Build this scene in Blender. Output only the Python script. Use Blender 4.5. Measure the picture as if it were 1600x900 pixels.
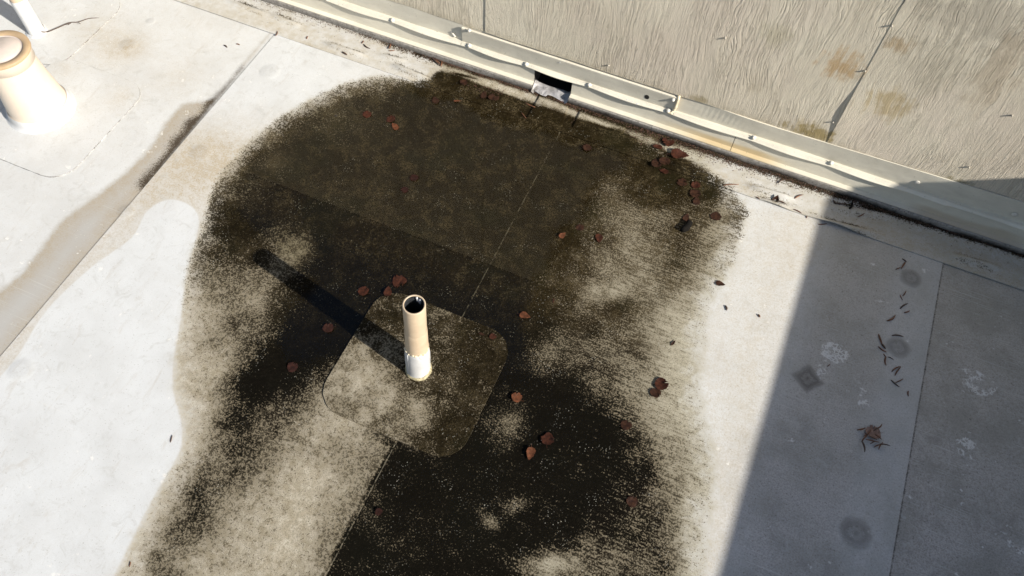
import bpy, math, random
import numpy as np
from mathutils import Vector, Matrix
random.seed(7); rng = np.random.default_rng(11)
scene = bpy.context.scene
for o in list(bpy.data.objects): bpy.data.objects.remove(o)

# ------------------------------------------------------------------ camera
S = 2.17                      # camera height above the roof in metres
F = 1262.7
M = np.array([[0.91956816, 0.35188085, -0.174855], [0.39133242, -0.78005679, 0.48823185], [0.03540261, -0.5173889, -0.85501777]])
cam_data = bpy.data.cameras.new('camera'); cam = bpy.data.objects.new('camera', cam_data)
scene.collection.objects.link(cam); scene.camera = cam
cam_data.sensor_width = 36; cam_data.lens = F / 1600 * 36
cam_data.clip_start = 0.05; cam_data.clip_end = 500
mw = Matrix.Identity(4)
for i in range(3):
    mw[i][0] = M[i, 0]; mw[i][1] = -M[i, 1]; mw[i][2] = -M[i, 2]
mw[2][3] = S
cam.matrix_world = mw

# ------------------------------------------------------------------ light
EL, AZ = math.radians(31), math.radians(13.5)      # sun elevation; azimuth from +X towards -Y
sun_dir = Vector((math.cos(EL) * math.cos(AZ), -math.cos(EL) * math.sin(AZ), math.sin(EL)))
world = bpy.data.worlds.new('World'); scene.world = world; world.use_nodes = True
wn = world.node_tree; bg = wn.nodes['Background']
sky = wn.nodes.new('ShaderNodeTexSky'); sky.sky_type = 'NISHITA'; sky.sun_disc = False
sky.sun_elevation = EL; sky.sun_rotation = math.radians(90) + AZ
sky.air_density = 1.0; sky.dust_density = 1.2; sky.ozone_density = 1.0
wn.links.new(sky.outputs[0], bg.inputs[0]); bg.inputs[1].default_value = 0.078
sun = bpy.data.lights.new('sun', 'SUN'); sun.energy = 5.0; sun.angle = math.radians(0.53); sun.color = (1.0, 0.94, 0.845)
so = bpy.data.objects.new('sun', sun); scene.collection.objects.link(so)
so.rotation_euler = sun_dir.to_track_quat('Z', 'Y').to_euler(); so.location = (6, -3, 6)
scene.view_settings.view_transform = 'Standard'; scene.view_settings.look = 'None'
scene.view_settings.exposure = 0.62; scene.view_settings.gamma = 1.0
scene.render.engine = 'CYCLES'

# ------------------------------------------------------------------ roof measurements
def ray(q):
    return M @ np.array([(q[0] - 800) / F, (q[1] - 450) / F, 1.0])
def G(q, z=0.0):                       # point of the roof measured in the photograph -> metres
    d = ray(q); t = (z - S) / d[2]; return (d[0] * t, d[1] * t)
def GW(q, Y):                          # point of the wall plane -> (X, Z)
    d = ray(q); t = Y / d[1]; return (d[0] * t, S + d[2] * t)
def back(X, Y):                        # metres -> survey grid
    X = np.asarray(X); Y = np.asarray(Y)
    P = np.stack([X, Y, np.full_like(X, -S)], -1) @ M
    return P[..., 0] / P[..., 2] * F + 800, P[..., 1] / P[..., 2] * F + 450

def sdf(poly, X, Y):                   # signed distance, positive inside
    P = np.array(poly); d = np.full(X.shape, 1e9); ins = np.zeros(X.shape, bool)
    for i in range(len(P)):
        a, b = P[i - 1], P[i]; e = b - a
        wx, wy = X - a[0], Y - a[1]
        t = np.clip((wx * e[0] + wy * e[1]) / (e @ e + 1e-12), 0, 1)
        d = np.minimum(d, np.hypot(wx - e[0] * t, wy - e[1] * t))
        c = ((a[1] <= Y) != (b[1] <= Y))
        xi = a[0] + (Y - a[1]) / (b[1] - a[1] + 1e-12) * e[0]
        ins ^= c & (X < xi)
    return np.where(ins, d, -d)
def dline(pts, X, Y):                  # distance to an open polyline
    d = np.full(X.shape, 1e9)
    for a, b in zip(pts[:-1], pts[1:]):
        a = np.array(a); e = np.array(b) - a; wx, wy = X - a[0], Y - a[1]
        t = np.clip((wx * e[0] + wy * e[1]) / (e @ e + 1e-12), 0, 1)
        d = np.minimum(d, np.hypot(wx - e[0] * t, wy - e[1] * t))
    return d
def smooth_curve(pts, n=6, closed=True):
    P = np.array(pts, float); N = len(P); out = []
    for i in range(N if closed else N - 1):
        if closed: p0, p1, p2, p3 = P[(i - 1) % N], P[i], P[(i + 1) % N], P[(i + 2) % N]
        else: p0, p1, p2, p3 = P[max(i - 1, 0)], P[i], P[i + 1], P[min(i + 2, N - 1)]
        for k in range(n):
            t = k / n
            out.append(.5 * ((2 * p1) + (-p0 + p2) * t + (2 * p0 - 5 * p1 + 4 * p2 - p3) * t * t + (-p0 + 3 * p1 - 3 * p2 + p3) * t ** 3))
    if not closed: out.append(P[-1])
    return [tuple(p) for p in out]
def ss(a, b, x): t = np.clip((x - a) / (b - a), 0, 1); return t * t * (3 - 2 * t)
def vnoise(X, Y, sc, seed=0):
    r = np.random.default_rng(seed).random((128, 128)); x = X * sc; y = Y * sc
    i = np.floor(x).astype(int); j = np.floor(y).astype(int); fx = x - i; fy = y - j
    fx = fx * fx * (3 - 2 * fx); fy = fy * fy * (3 - 2 * fy)
    g = lambda a, b: r[a % 128, b % 128]
    return (g(i, j) * (1 - fx) + g(i + 1, j) * fx) * (1 - fy) + (g(i, j + 1) * (1 - fx) + g(i + 1, j + 1) * fx) * fy

Q = lambda pts: [G(p) for p in pts]
STAIN = smooth_curve(Q([(395,215),(420,195),(460,168),(500,147),(545,128),(590,118),(625,122),(660,128),(700,106),(740,118),(800,148),(850,160),(885,162),(940,195),(1000,205),(1040,236),(1100,262),(1140,290),(1165,325),(1168,345),(1150,400),(1134,440),(1114,480),(1104,520),(1102,600),(1106,650),(1119,700),(1122,760),(1110,820),(1106,900),(1106,1000),(800,1040),(400,1020),(120,1000),(180,900),(235,790),(280,712),(286,680),(284,655),(272,610),(273,560),(282,500),(290,430),(300,390),(318,345),(325,310),(345,270),(375,235)]))
CLEAN = smooth_curve(Q([(-200,760),(0,588),(70,488),(140,420),(205,372),(228,332),(262,312),(296,320),(312,342),(306,382),(292,430),(284,500),(273,560),(272,610),(284,655),(286,680),(280,712),(235,790),(180,900),(120,1000),(-200,1000)]))
BAND = smooth_curve(Q([(412,66),(385,92),(345,140),(320,157),(285,163),(258,192),(240,222),(215,250),(175,285),(125,322),(95,345),(60,390),(28,430),(-20,470),(-120,580),(-260,900),(-30,620)])) 
STAIN_B2 = smooth_curve(Q([(1146,330),(1290,352),(1262,420),(1212,455),(1188,540),(1180,640),(1158,720),(1150,820),(1120,900),(1104,900),(1110,820),(1122,760),(1106,650),(1102,600),(1104,520),(1134,440)]))
WATER_PX = [(462,182),(530,152),(600,134),(690,148),(790,182),(880,212),(960,235),(985,262),(938,290),(920,330),(885,372),(852,415),(850,470),(832,530),(856,592),(950,640),(978,700),(955,785),(890,846),(800,868),(700,890),(600,900),(548,885),(585,800),(625,712),(610,650),(548,585),(500,590),(455,590),(425,560),(430,500),(470,440),(400,380),(352,335),(372,270),(410,222)]

XS = list(range(200, 1201, 50)); YS = list(range(100, 901, 50))
DG = [
 [0,0,0,0,0,0,0,0,0,1,2,1,0,0,0,0,0,0,0,0,0],
 [0,0,0,0,0,1,4,7,8,9,9,9,8.6,6,3,1,0,0,0,0,0],
 [0,0,0,0,2,6,7,8.5,9,9.2,9.2,9.2,9.3,9.3,9,7,2,1,0,0,0],
 [0,0,0,2,6,8,8.7,9,9.3,9.3,9.3,9.2,9.2,9.2,9.2,9,8,7,3,0,0],
 [0,0,1,6,8,9,9.3,9.4,9.4,9.3,9.1,9.1,9.1,9.2,9,6.5,7,7.2,7,3,0],
 [0,0,1.5,7,8.5,7.8,9.2,9.4,9.3,9.2,9.1,9,9.1,9.1,8,5.3,5,6,5,1,0],
 [0,0,4,6,7,5.2,8.6,9.3,9.2,8.9,9,9.1,9.2,8.7,7.2,5.7,4.6,5,4,.6,0],
 [0,0,4,4.6,3.8,6.6,9.2,9.2,8.9,8.4,8.8,9.2,8.8,7.6,6.6,5,5,5,3.2,.6,0],
 [0,0,3.6,4.8,4,8,9,9.2,8.4,8,8.4,8.9,8.9,8.2,7,6,5,4.5,3.2,.5,0],
 [0,0,3.6,4,5.6,9,9.3,8,6,7,7.6,8.4,9.2,6.4,7,6,5,4.2,2.6,.5,0],
 [0,0,3,4,7.6,8.6,6,4,4,6,7.4,8.2,9.2,8.8,8.6,6.2,5,4.2,2.6,.4,0],
 [0,0,3.2,7,7.5,6.2,3.6,3.2,4,5.5,7,8.4,7,9.2,9.4,8.6,5,4.2,2.7,.4,0],
 [0,1.5,4,7.2,6,4.2,3.4,3.8,6,8.4,8.2,8.8,8.7,9.5,9.5,9.2,6.2,5.2,3.2,.4,0],
 [0,2.5,5.5,6,4.2,3,2.8,4.8,8,8.6,8.8,9.2,9.3,9.5,9.5,9,6.4,5.6,3.4,.4,0],
 [1,3,6.6,4.4,3.2,2.2,3.4,6,8,8.6,9,9.3,8.6,9.5,9.4,8,6.4,5.8,3.4,.4,0],
 [2,5,4.2,3.2,2.2,2.2,4,8,8.2,8.6,9,9.2,9,8.8,7.6,6.8,6.8,6.2,3.2,.4,0],
 [3,5,3.4,2.4,2,2.4,5,8,8.2,8.6,9,8.8,8,6.2,6,6.3,6.8,6.2,2.6,.4,0]]
DG = np.array(DG) / 10
def gridval(A, px, py):
    x = np.clip((px - 200) / 50, 0, 19.999); y = np.clip((py - 100) / 50, 0, 15.999)
    Ap = np.pad(A, 1, mode='edge'); i = np.floor(x).astype(int); j = np.floor(y).astype(int); fx = x - i; fy = y - j
    def w(t): return [(-t + 2 * t * t - t ** 3) / 2, (2 - 5 * t * t + 3 * t ** 3) / 2, (t + 4 * t * t - 3 * t ** 3) / 2, (-t * t + t ** 3) / 2]
    wx, wy = w(fx), w(fy); r = 0
    for a in range(4):
        for b in range(4):
            r = r + Ap[np.clip(j + a, 0, A.shape[0] + 1), np.clip(i + b, 0, A.shape[1] + 1)] * wx[b] * wy[a]
    return r
# soft blobs in the dirt: (x, y, rx, ry, angle, delta)
BLOBS = [(468,385,24,17,-20,-.26),(330,470,40,34,0,-.02),(345,400,25,40,0,.18),(330,520,40,20,-30,.12),(300,600,18,22,0,.05),
 (720,130,46,16,18,.65),(775,150,44,14,18,.6),(830,178,40,12,18,.5),(655,150,40,12,18,.2),(900,190,30,10,15,.35),(1075,290,40,12,20,.55),(960,215,50,10,18,.4),
 (790,672,34,20,10,-.30),(900,470,60,20,0,-.08),(965,485,32,14,0,.22),(930,520,14,14,0,.2),(870,455,20,12,0,.1),(935,455,40,16,0,-.16),(845,560,34,28,0,-.16),
 (810,790,22,10,-30,-.3),(765,812,16,8,40,-.3),(880,868,60,18,-12,-.22),(850,885,50,14,0,-.2),
 (380,610,26,40,35,.25),(345,665,20,22,30,.22),(318,730,18,22,30,.25),(300,770,16,22,30,.2),(270,830,16,22,35,.15),(245,880,18,18,35,.15),(420,560,40,40,0,.15),
 (460,545,40,28,-30,.15),(440,730,60,60,0,-.05),(1010,740,20,40,10,.2),(1040,660,14,20,0,.12),(1045,790,20,34,10,.14),(980,600,30,30,0,-.1),(1000,450,60,60,0,-.05),
 (1060,540,30,30,0,-.05),(1065,400,26,20,0,.1),(1010,305,60,14,16,.15),(970,350,60,20,20,.03),(650,640,30,10,0,-.1),(460,420,40,20,-25,-.1)]
def darkness(X, Y, px, py):
    D = gridval(DG, px, py)
    for bx, by, rx, ry, an, dv in BLOBS:
        c, s = math.cos(math.radians(an)), math.sin(math.radians(an)); u = ((px - bx) * c + (py - by) * s) / rx; v = (-(px - bx) * s + (py - by) * c) / ry
        D = D + dv * np.exp(-(u * u + v * v) * .8)
    D = D + .11 * np.exp(-((D - .50) / .20) ** 2)
    D = D + (vnoise(X, Y, 9, 3) - .5) * .16 + (vnoise(X, Y, 23, 4) - .5) * .14
    return D
SX1, SX3, SX2 = G((423,62))[0] , G((700,540))[0], G((1430,660))[0]   # the three seams
SX3 = -0.5405
YT, YB = 1.906, 2.040          # cove strip front edge and foot of the wall
PLATES = [((422,112),.034),((313,240),.034),((1423,435),.034),((1403,543),.036),((1337,833),.042),((33,578),.034),((235,33),.016),((200,70),.03),((197,330),.025)]
def dom(X, Y):                 # slow unevenness of the membrane, shared by every sheet
    z = (vnoise(X, Y, 2.3, 21) - .5) * .0022 + (vnoise(X, Y, 6, 22) - .5) * .0007
    for q, r in PLATES:
        c = G(q); d = np.hypot(X - c[0], Y - c[1]); z = z + .0011 * (1 - ss(r * .6, r * 1.15, d))
    return z
WR = [((420,22),(476,47),.006,.010),((503,66),(578,94),.009,.009),((608,100),(684,134),.010,.010),((700,118),(760,135),.005,.01),((905,196),(1005,228),.010,.009),((1040,252),(1120,286),.012,.010),
      ((1160,288),(1246,318),.010,.010),((1255,338),(1390,376),.009,.012),((1290,322),(1400,345),.006,.012),((1478,396),(1572,428),.011,.010),((1180,310),(1240,330),.005,.009),((590,86),(640,100),.004,.008),((350,0),(430,30),.004,.01)]
def strip_z(X, Y):
    z = .0052 + .010 * ss(1.985, 2.045, Y) + .0025 * np.exp(-((Y - 1.975) / .018) ** 2) * (.5 + vnoise(X, Y * 0, 5, 5))
    for a, b, h, w in WR:
        A, B = np.array(G(a)), np.array(G(b)); e = B - A; L = np.hypot(*e); u = e / L
        t = ((X - A[0]) * u[0] + (Y - A[1]) * u[1]) / L; dd = (X - A[0]) * -u[1] + (Y - A[1]) * u[0] + .004 * np.sin(t * 5)
        z = z + 1.5 * h * np.exp(-(dd / w) ** 2) * np.exp(-((t - .5) / .38) ** 4)
    return z
SMEAR = [((1305,552),.045,.035,.9),((1285,575),.03,.03,.4),((1530,600),.05,.035,.5),((1512,700),.035,.035,.75),((1340,620),.04,.05,.35),((1425,778),.02,.012,.5),((1530,585),.05,.008,.6),((1590,850),.03,.03,.5),((655,655),.03,.028,.8),((728,643),.036,.022,.6),((150,605),.05,.03,.15),((1283,652),.02,.012,.6)]
def attrs(X, Y, kind):
    px, py = back(X, Y); A = {}
    D = darkness(X, Y, px, py)
    ins = sdf(STAIN, X, Y)
    if kind == 'b':
        right = ss(SX3 - .02, SX3 + .0, X) * (Y < .66)
        D = np.where(right > 0.5, D, np.where((Y < .62) & (X > SX3 - .25), np.minimum(D, .40 + .12 * ss(-.12, 0, X - SX3) + (vnoise(X, Y, 9, 3) - .5) * .16), D))
        up = (px > 430) & (px < 610) & (py > 480) & (py < 640)
        D = np.where((Y > .66) & (X > -.86) & (X < SX3) & (Y > .86), np.maximum(D, .88), D)
    if kind == 'c': D = np.where((Y < .67) & (X < SX3 + .22), np.maximum(D, .80 + (vnoise(X, Y, 12, 9) - .5) * .12), D)
    if kind == 'patch':
        pts = [((560,500),6.6),((600,480),7.2),((660,500),7.2),((740,520),7.6),((780,550),7.8),((560,570),3.8),((570,600),2.6),((530,600),4),((600,620),3),((640,580),6.5),((650,600),6.6),((700,560),7.3),
               ((740,590),7.5),((700,620),6.6),((640,650),4.4),((540,640),4.5),((600,665),5.6),((660,690),7.6),((700,690),7.6),((745,650),7),((630,555),6.6),((600,545),5.2),((585,640),3.2)]
        w = 0; s = 0
        for q, v in pts:
            c = G(q); d2 = (X - c[0]) ** 2 + (Y - c[1]) ** 2; k = 1 / (d2 + 2e-4) ** 1.6; w = w + k; s = s + k * v / 10
        D = s / w + .07 + (vnoise(X, Y, 18, 3) - .5) * .16 + (vnoise(X, Y, 45, 6) - .5) * .12
    fl = .42 * ss(470, 380, py) + .05 * ss(980, 1080, px); fl = fl * (.7 + .6 * vnoise(X, Y, 14, 90)); D = np.maximum(D, fl * (ins > -.02))
    lo = ss(420, 500, py) * (1 if kind != 'patch' else 0); D = D * (1 - lo * .55 * (1 - ss(.02, .19, ins + (vnoise(X, Y, 8, 98) - .5) * .10)))
    D = D * ss(-.012, .012, ins + (vnoise(X, Y, 30, 8) - .5) * .02)
    # dirt line along the foot of the wall
    foot = np.exp(-((Y - (2.036 if kind == 'strip' else 2.04)) / (.007 + .016 * vnoise(X, Y * 0, 4, 33) ** 2 + .009 * ss(-.6, -.4, X) * ss(.9, .5, X))) ** 2) * (.35 + .75 * ss(-1.75, -.7, X)) * (.8 + .7 * vnoise(X, Y, 30, 31))
    if kind == 'strip':
        D = D * (1 - .85 * ss(1.975, 2.02, Y + (vnoise(X, Y, 12, 40) - .5) * .035))
        D = np.maximum(D, foot * .95)
        for a, b, h, w in WR:
            A_, B_ = np.array(G(a)), np.array(G(b)); e = B_ - A_; L = np.hypot(*e); u = e / L
            t = ((X - A_[0]) * u[0] + (Y - A_[1]) * u[1]) / L; dd = (X - A_[0]) * -u[1] + (Y - A_[1]) * u[0]
            D = D + .55 * np.exp(-((dd - w * 1.3) / (w * .7)) ** 2) * np.exp(-((t - .45) / .36) ** 4) * (.5 + vnoise(X, Y, 30, 91)) + .25 * np.exp(-((dd + w * 1.3) / (w * .7)) ** 2) * np.exp(-((t - .5) / .36) ** 4)
        D = D + .10 * ss(.45, .8, vnoise(X, Y * 3, 9, 92))
    A['dark'] = np.clip(D, 0, 1)
    A['stain'] = ins
    A['band'] = sdf(BAND, X, Y) if kind == 'a' else np.full(X.shape, -1.)
    if kind == 'strip': A['stain'] = np.maximum(ins, .10 * ss(-1.12, -.95, X) * ss(.05, -.12, X) * (.4 + vnoise(X, Y, 10, 95)))
    # brown dirt lying along seam inside the band
    c1 = dline(Q([(375,112),(330,170),(290,215),(262,255),(235,285)]), X, Y); A['bandark'] = np.exp(-(c1 / .05) ** 2) * (.5 + vnoise(X, Y, 20, 50)) if kind == 'a' else X * 0
    dust = np.full(X.shape, .16)
    if kind == 'b':
        cl = sdf(CLEAN, X, Y); A['clean'] = cl
        dust = .50 * ss(-.45, -.0, -(px - 400) / 300) * ss(130, 260, py) + .06
        for q, r, v in [((313,240),.10,.45),((345,262),.12,.30),((250,290),.12,.2),((620,115),.2,.2)]:
            c = G(q); dust = dust + v * np.exp(-((X - c[0]) ** 2 + (Y - c[1]) ** 2) / r ** 2)
    else: A['clean'] = np.full(X.shape, -1.)
    if kind == 'a':
        for q, r, v in [((185,75),.10,.45),((150,45),.10,.25),((205,75),.06,.3),((280,120),.10,.25),((190,155),.06,.3),((100,110),.06,.2),((320,20),.2,.12)]:
            c = G(q); dust = dust + v * np.exp(-((X - c[0]) ** 2 + (Y - c[1]) ** 2) / r ** 2)
    if kind in 'cd': dust = .10 + .10 * vnoise(X, Y, 8, 97) + .22 * np.exp(-((px - (1290 - (py - 300) * .267 - 25)) / 45.) ** 2)
    if kind == 'patch': dust = dust * 0 + .3
    if kind == 'strip': dust = .32 + .5 * vnoise(X * .5, Y * 3, 14, 93) ** 2 + .3 * ss(.25, .6, X)
    A['dust'] = np.clip(dust, 0, 1)
    A['second'] = sdf(STAIN_B2, X, Y)
    A['grey'] = ss(.34, .50, X + (vnoise(X, Y, 3, 60) - .5) * .1) * (.75 if kind != 'strip' else .35) + (.15 if kind == 'd' else 0)  # grey begins at the cast shadow's edge: grime with shade painted in
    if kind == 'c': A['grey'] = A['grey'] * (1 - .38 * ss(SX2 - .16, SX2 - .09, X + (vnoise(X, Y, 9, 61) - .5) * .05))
    A['olive'] = (1 - ss(400, 600, py + .12 * (600 - px)) * .95) * (.45 + .55 * ss(-.03, .03, Y - 1.19 - .02 * X))
    if kind == 'patch': A['olive'] = X * 0 + .55
    ln = np.full(X.shape, 1.)
    if kind == 'a': ln = np.minimum(ln, np.abs(X - SX1) + .0)
    if kind == 'd': ln = np.minimum(ln, np.abs(X - SX2) * .55)
    if kind in 'abcd': ln = np.minimum(ln, np.abs(Y - YT) + .0005)
    A['line'] = ln
    A['lite'] = (SX3 - .0012 - X) if kind == 'b' else X * 0 + 1.
    sc = X * 0
    for q, rx, ry, v in SMEAR:
        c = G(q); sc = np.maximum(sc, v * ss(1.25, .8, np.sqrt(((X - c[0]) / rx) ** 2 + ((Y - c[1]) / ry) ** 2)))
    A['scuff'] = sc
    pl = np.full(X.shape, 3.)
    for q, r in PLATES:
        c = G(q); pl = np.minimum(pl, np.hypot(X - c[0], Y - c[1]) / r)
    c = G((1262,592)); a = math.radians(52); u = (X - c[0]) * math.cos(a) + (Y - c[1]) * math.sin(a); v = -(X - c[0]) * math.sin(a) + (Y - c[1]) * math.cos(a)
    A['plate'] = np.minimum(pl, np.maximum(np.abs(u), np.abs(v)) / .034)
    return A

# ------------------------------------------------------------------ node helpers
class NT:
    def __init__(s, name):
        s.m = bpy.data.materials.new(name); s.m.use_nodes = True; s.t = s.m.node_tree; s.t.nodes.clear()
        s.out = s.t.nodes.new('ShaderNodeOutputMaterial'); s.pos = s.t.nodes.new('ShaderNodeNewGeometry').outputs['Position']
    def put(s, sock, v):
        if hasattr(v, 'is_output'): s.t.links.new(v, sock)
        elif isinstance(v, (tuple, list)):
            sock.default_value = tuple(v) + ((1,) if len(v) == 3 and sock.type == 'RGBA' else ())
        else: sock.default_value = v
    def ma(s, op, a, b=0.0, c=None, clamp=False):
        n = s.t.nodes.new('ShaderNodeMath'); n.operation = op; n.use_clamp = clamp
        s.put(n.inputs[0], a); s.put(n.inputs[1], b)
        if c is not None: s.put(n.inputs[2], c)
        return n.outputs[0]
    def mul(s, a, b): return s.ma('MULTIPLY', a, b)
    def add(s, a, b): return s.ma('ADD', a, b)
    def sub(s, a, b): return s.ma('SUBTRACT', a, b)
    def mx(s, a, b): return s.ma('MAXIMUM', a, b)
    def ramp(s, x, a, b, lo=0.0, hi=1.0):
        n = s.t.nodes.new('ShaderNodeMapRange'); n.interpolation_type = 'SMOOTHSTEP'
        s.put(n.inputs['Value'], x)
        if a > b: a, b, lo, hi = b, a, hi, lo
        n.inputs['From Min'].default_value = a; n.inputs['From Max'].default_value = b
        n.inputs['To Min'].default_value = lo; n.inputs['To Max'].default_value = hi
        return n.outputs[0]
    def mix(s, f, a, b):
        n = s.t.nodes.new('ShaderNodeMix'); n.data_type = 'RGBA'; s.put(n.inputs[0], f); s.put(n.inputs[6], a); s.put(n.inputs[7], b); return n.outputs[2]
    def mapv(s, sc=(1, 1, 1), rot=(0, 0, 0), loc=(0, 0, 0), v=None):
        n = s.t.nodes.new('ShaderNodeMapping'); s.put(n.inputs[0], v or s.pos); n.inputs['Scale'].default_value = sc
        n.inputs['Rotation'].default_value = rot; n.inputs['Location'].default_value = loc; return n.outputs[0]
    def noise(s, sc, det=2, rough=.5, v=None, dist=0.0):
        n = s.t.nodes.new('ShaderNodeTexNoise'); s.put(n.inputs['Vector'], v or s.pos)
        n.inputs['Scale'].default_value = sc; n.inputs['Detail'].default_value = det; n.inputs['Roughness'].default_value = rough; n.inputs['Distortion'].default_value = dist
        return n.outputs['Fac']
    def noisec(s, sc, det=2, v=None):
        n = s.t.nodes.new('ShaderNodeTexNoise'); s.put(n.inputs['Vector'], v or s.pos); n.inputs['Scale'].default_value = sc; n.inputs['Detail'].default_value = det
        return n.outputs['Color']
    def voro(s, sc, v=None, feat='F1', out='Distance'):
        n = s.t.nodes.new('ShaderNodeTexVoronoi'); n.feature = feat; s.put(n.inputs['Vector'], v or s.pos); n.inputs['Scale'].default_value = sc; return n.outputs[out]
    def attr(s, name):
        n = s.t.nodes.new('ShaderNodeAttribute'); n.attribute_name = name; return n.outputs['Fac']
    def vadd(s, a, b, k=1.0):
        n = s.t.nodes.new('ShaderNodeVectorMath'); n.operation = 'MULTIPLY_ADD'; s.put(n.inputs[0], b); n.inputs[1].default_value = (k, k, k); s.put(n.inputs[2], a); return n.outputs[0]
    def sep(s, v=None):
        n = s.t.nodes.new('ShaderNodeSeparateXYZ'); s.put(n.inputs[0], v or s.pos); return n.outputs
    def comb(s, x, y, z):
        n = s.t.nodes.new('ShaderNodeCombineXYZ'); s.put(n.inputs[0], x); s.put(n.inputs[1], y); s.put(n.inputs[2], z); return n.outputs[0]
    def bump(s, h, dist, strength=1.0, nrm=None):
        n = s.t.nodes.new('ShaderNodeBump'); s.put(n.inputs['Height'], h); n.inputs['Distance'].default_value = dist; n.inputs['Strength'].default_value = strength
        if nrm: s.put(n.inputs['Normal'], nrm)
        return n.outputs[0]
    def bsdf(s, col, rough=.6, nrm=None, spec=.5, metal=0.0):
        n = s.t.nodes.new('ShaderNodeBsdfPrincipled'); s.put(n.inputs['Base Color'], col); s.put(n.inputs['Roughness'], rough)
        s.put(n.inputs['Specular IOR Level'], spec); n.inputs['Metallic'].default_value = metal
        if nrm: s.put(n.inputs['Normal'], nrm)
        s.t.links.new(n.outputs[0], s.out.inputs[0]); return n

# ------------------------------------------------------------------ materials
def mat_roof():
    s = NT('roof_membrane')
    D = s.attr('dark'); st = s.attr('stain'); band = s.attr('band'); bdk = s.attr('bandark'); dust = s.attr('dust'); sec = s.attr('second')
    grey = s.attr('grey'); olive = s.attr('olive'); line = s.attr('line'); scuff = s.attr('scuff'); plate = s.attr('plate'); clean = s.attr('clean')
    n_big = s.noise(7, 4, .6); n_mid = s.noise(38, 5, .65); n_f = s.noise(210, 4, .72); n_vf = s.noise(520, 2, .6); n_lf = s.noise(95, 3, .6)
    streak = s.noise(1, 4, .65, s.mapv((16, 170, 1), (0, 0, math.radians(11)))); streak2 = s.noise(1, 2, .5, s.mapv((3, 420, 1), (0, 0, math.radians(8)), (3, 1, 0)))
    edge = s.add(s.mul(s.sub(n_mid, .5), .022), s.mul(s.sub(n_f, .5), .010))
    # clean membrane with faint soiling
    white = s.mix(s.ramp(n_big, .35, .7), (.595, .61, .615), (.54, .55, .55))
    white = s.mix(s.ramp(n_vf, .62, .36, 0.0, .22), white, (.42, .42, .40))
    fine = s.ramp(s.add(s.mul(n_f, .6), s.mul(n_mid, .4)), .40, .66)
    du = s.mul(dust, s.add(.55, s.mul(fine, .9)))
    du = s.mul(du, s.sub(1.0, s.mul(s.ramp(s.add(clean, s.mul(edge, .35)), -.002, .006), .92)))
    col = s.mix(s.ma('MINIMUM', du, 1.0), white, (.41, .355, .27))
    # faint grey smudges and scratches
    smud = s.mul(s.ramp(s.noise(16, 6, .75, dist=1.5), .52, .70), .36)
    col = s.mix(smud, col, (.36, .35, .32))
    smud2 = s.mul(s.ramp(s.noise(1, 5, .7, s.mapv((30, 9, 1), (0, 0, .6)), .8), .56, .72), .25); col = s.mix(smud2, col, (.36, .31, .24))
    col = s.mix(s.mul(s.ramp(s.sep()[0], -.2, .15), s.ramp(s.add(s.mul(n_f, .6), s.mul(n_vf, .4)), .50, .60, 0.0, .38)), col, (.38, .345, .28)); flk = s.ramp(s.noise(260, 2, .6), .68, .74); col = s.mix(s.mul(flk, .7), col, (.22, .19, .15))
    # brown band beside the left seam
    bi = s.ramp(s.add(band, s.mul(edge, .9)), -.014, .018); rim = s.mul(s.ramp(s.add(band, s.mul(s.sub(n_big, .5), .08)), .11, .0), bi)
    bcol = s.mix(s.mul(rim, s.add(.35, s.mul(fine, .5))), (.39, .38, .36), (.33, .265, .17))
    bspk = s.ramp(s.add(bdk, s.mul(s.sub(n_f, .5), 1.8)), .30, 1.0)
    bcol = s.mix(s.mul(bspk, .95), bcol, (.045, .032, .02))
    col = s.mix(bi, col, bcol)
    # older tide mark right of the pool
    s2 = s.ramp(s.add(sec, s.mul(edge, .8)), -.01, .012)
    col = s.mix(s.mul(s2, s.add(.06, s.mul(fine, .24))), col, (.44, .38, .28))
    # grime of the shaded sheets; shade of the big shadow painted in from its edge
    n_frac2 = s.noise(15, 3, .6, dist=1.2)
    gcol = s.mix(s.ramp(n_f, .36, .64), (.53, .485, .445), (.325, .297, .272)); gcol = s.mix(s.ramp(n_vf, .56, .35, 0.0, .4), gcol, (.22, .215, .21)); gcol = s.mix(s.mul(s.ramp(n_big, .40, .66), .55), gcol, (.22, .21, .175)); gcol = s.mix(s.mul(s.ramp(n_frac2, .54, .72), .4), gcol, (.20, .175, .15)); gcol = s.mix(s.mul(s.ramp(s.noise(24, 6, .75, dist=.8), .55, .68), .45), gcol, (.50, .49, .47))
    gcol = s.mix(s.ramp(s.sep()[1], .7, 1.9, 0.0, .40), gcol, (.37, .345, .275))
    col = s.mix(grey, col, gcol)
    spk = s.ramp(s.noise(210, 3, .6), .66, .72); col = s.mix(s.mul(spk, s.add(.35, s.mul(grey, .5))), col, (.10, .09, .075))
    scr = s.mul(s.ramp(streak2, .60, .70), s.mul(s.ramp(s.noise(6, 3), .44, .58), .6)); col = s.mix(s.mul(scr, s.mx(grey, .4)), col, (.66, .65, .62))
    # scuffs, shoe marks
    cell = s.voro(95, feat='DISTANCE_TO_EDGE', out='Distance'); cellm = s.ramp(cell, .22, .05)
    scm = s.mul(s.ramp(s.add(scuff, s.add(s.mul(s.sub(n_mid, .5), 2.6), s.mul(s.sub(n_frac2, .5), 2.2))), .50, .85), s.mx(s.mul(cellm, s.ramp(n_mid, .38, .5)), s.ramp(n_mid, .54, .66)))
    col = s.mix(s.mul(scm, .85), col, (.70, .69, .66))
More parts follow.
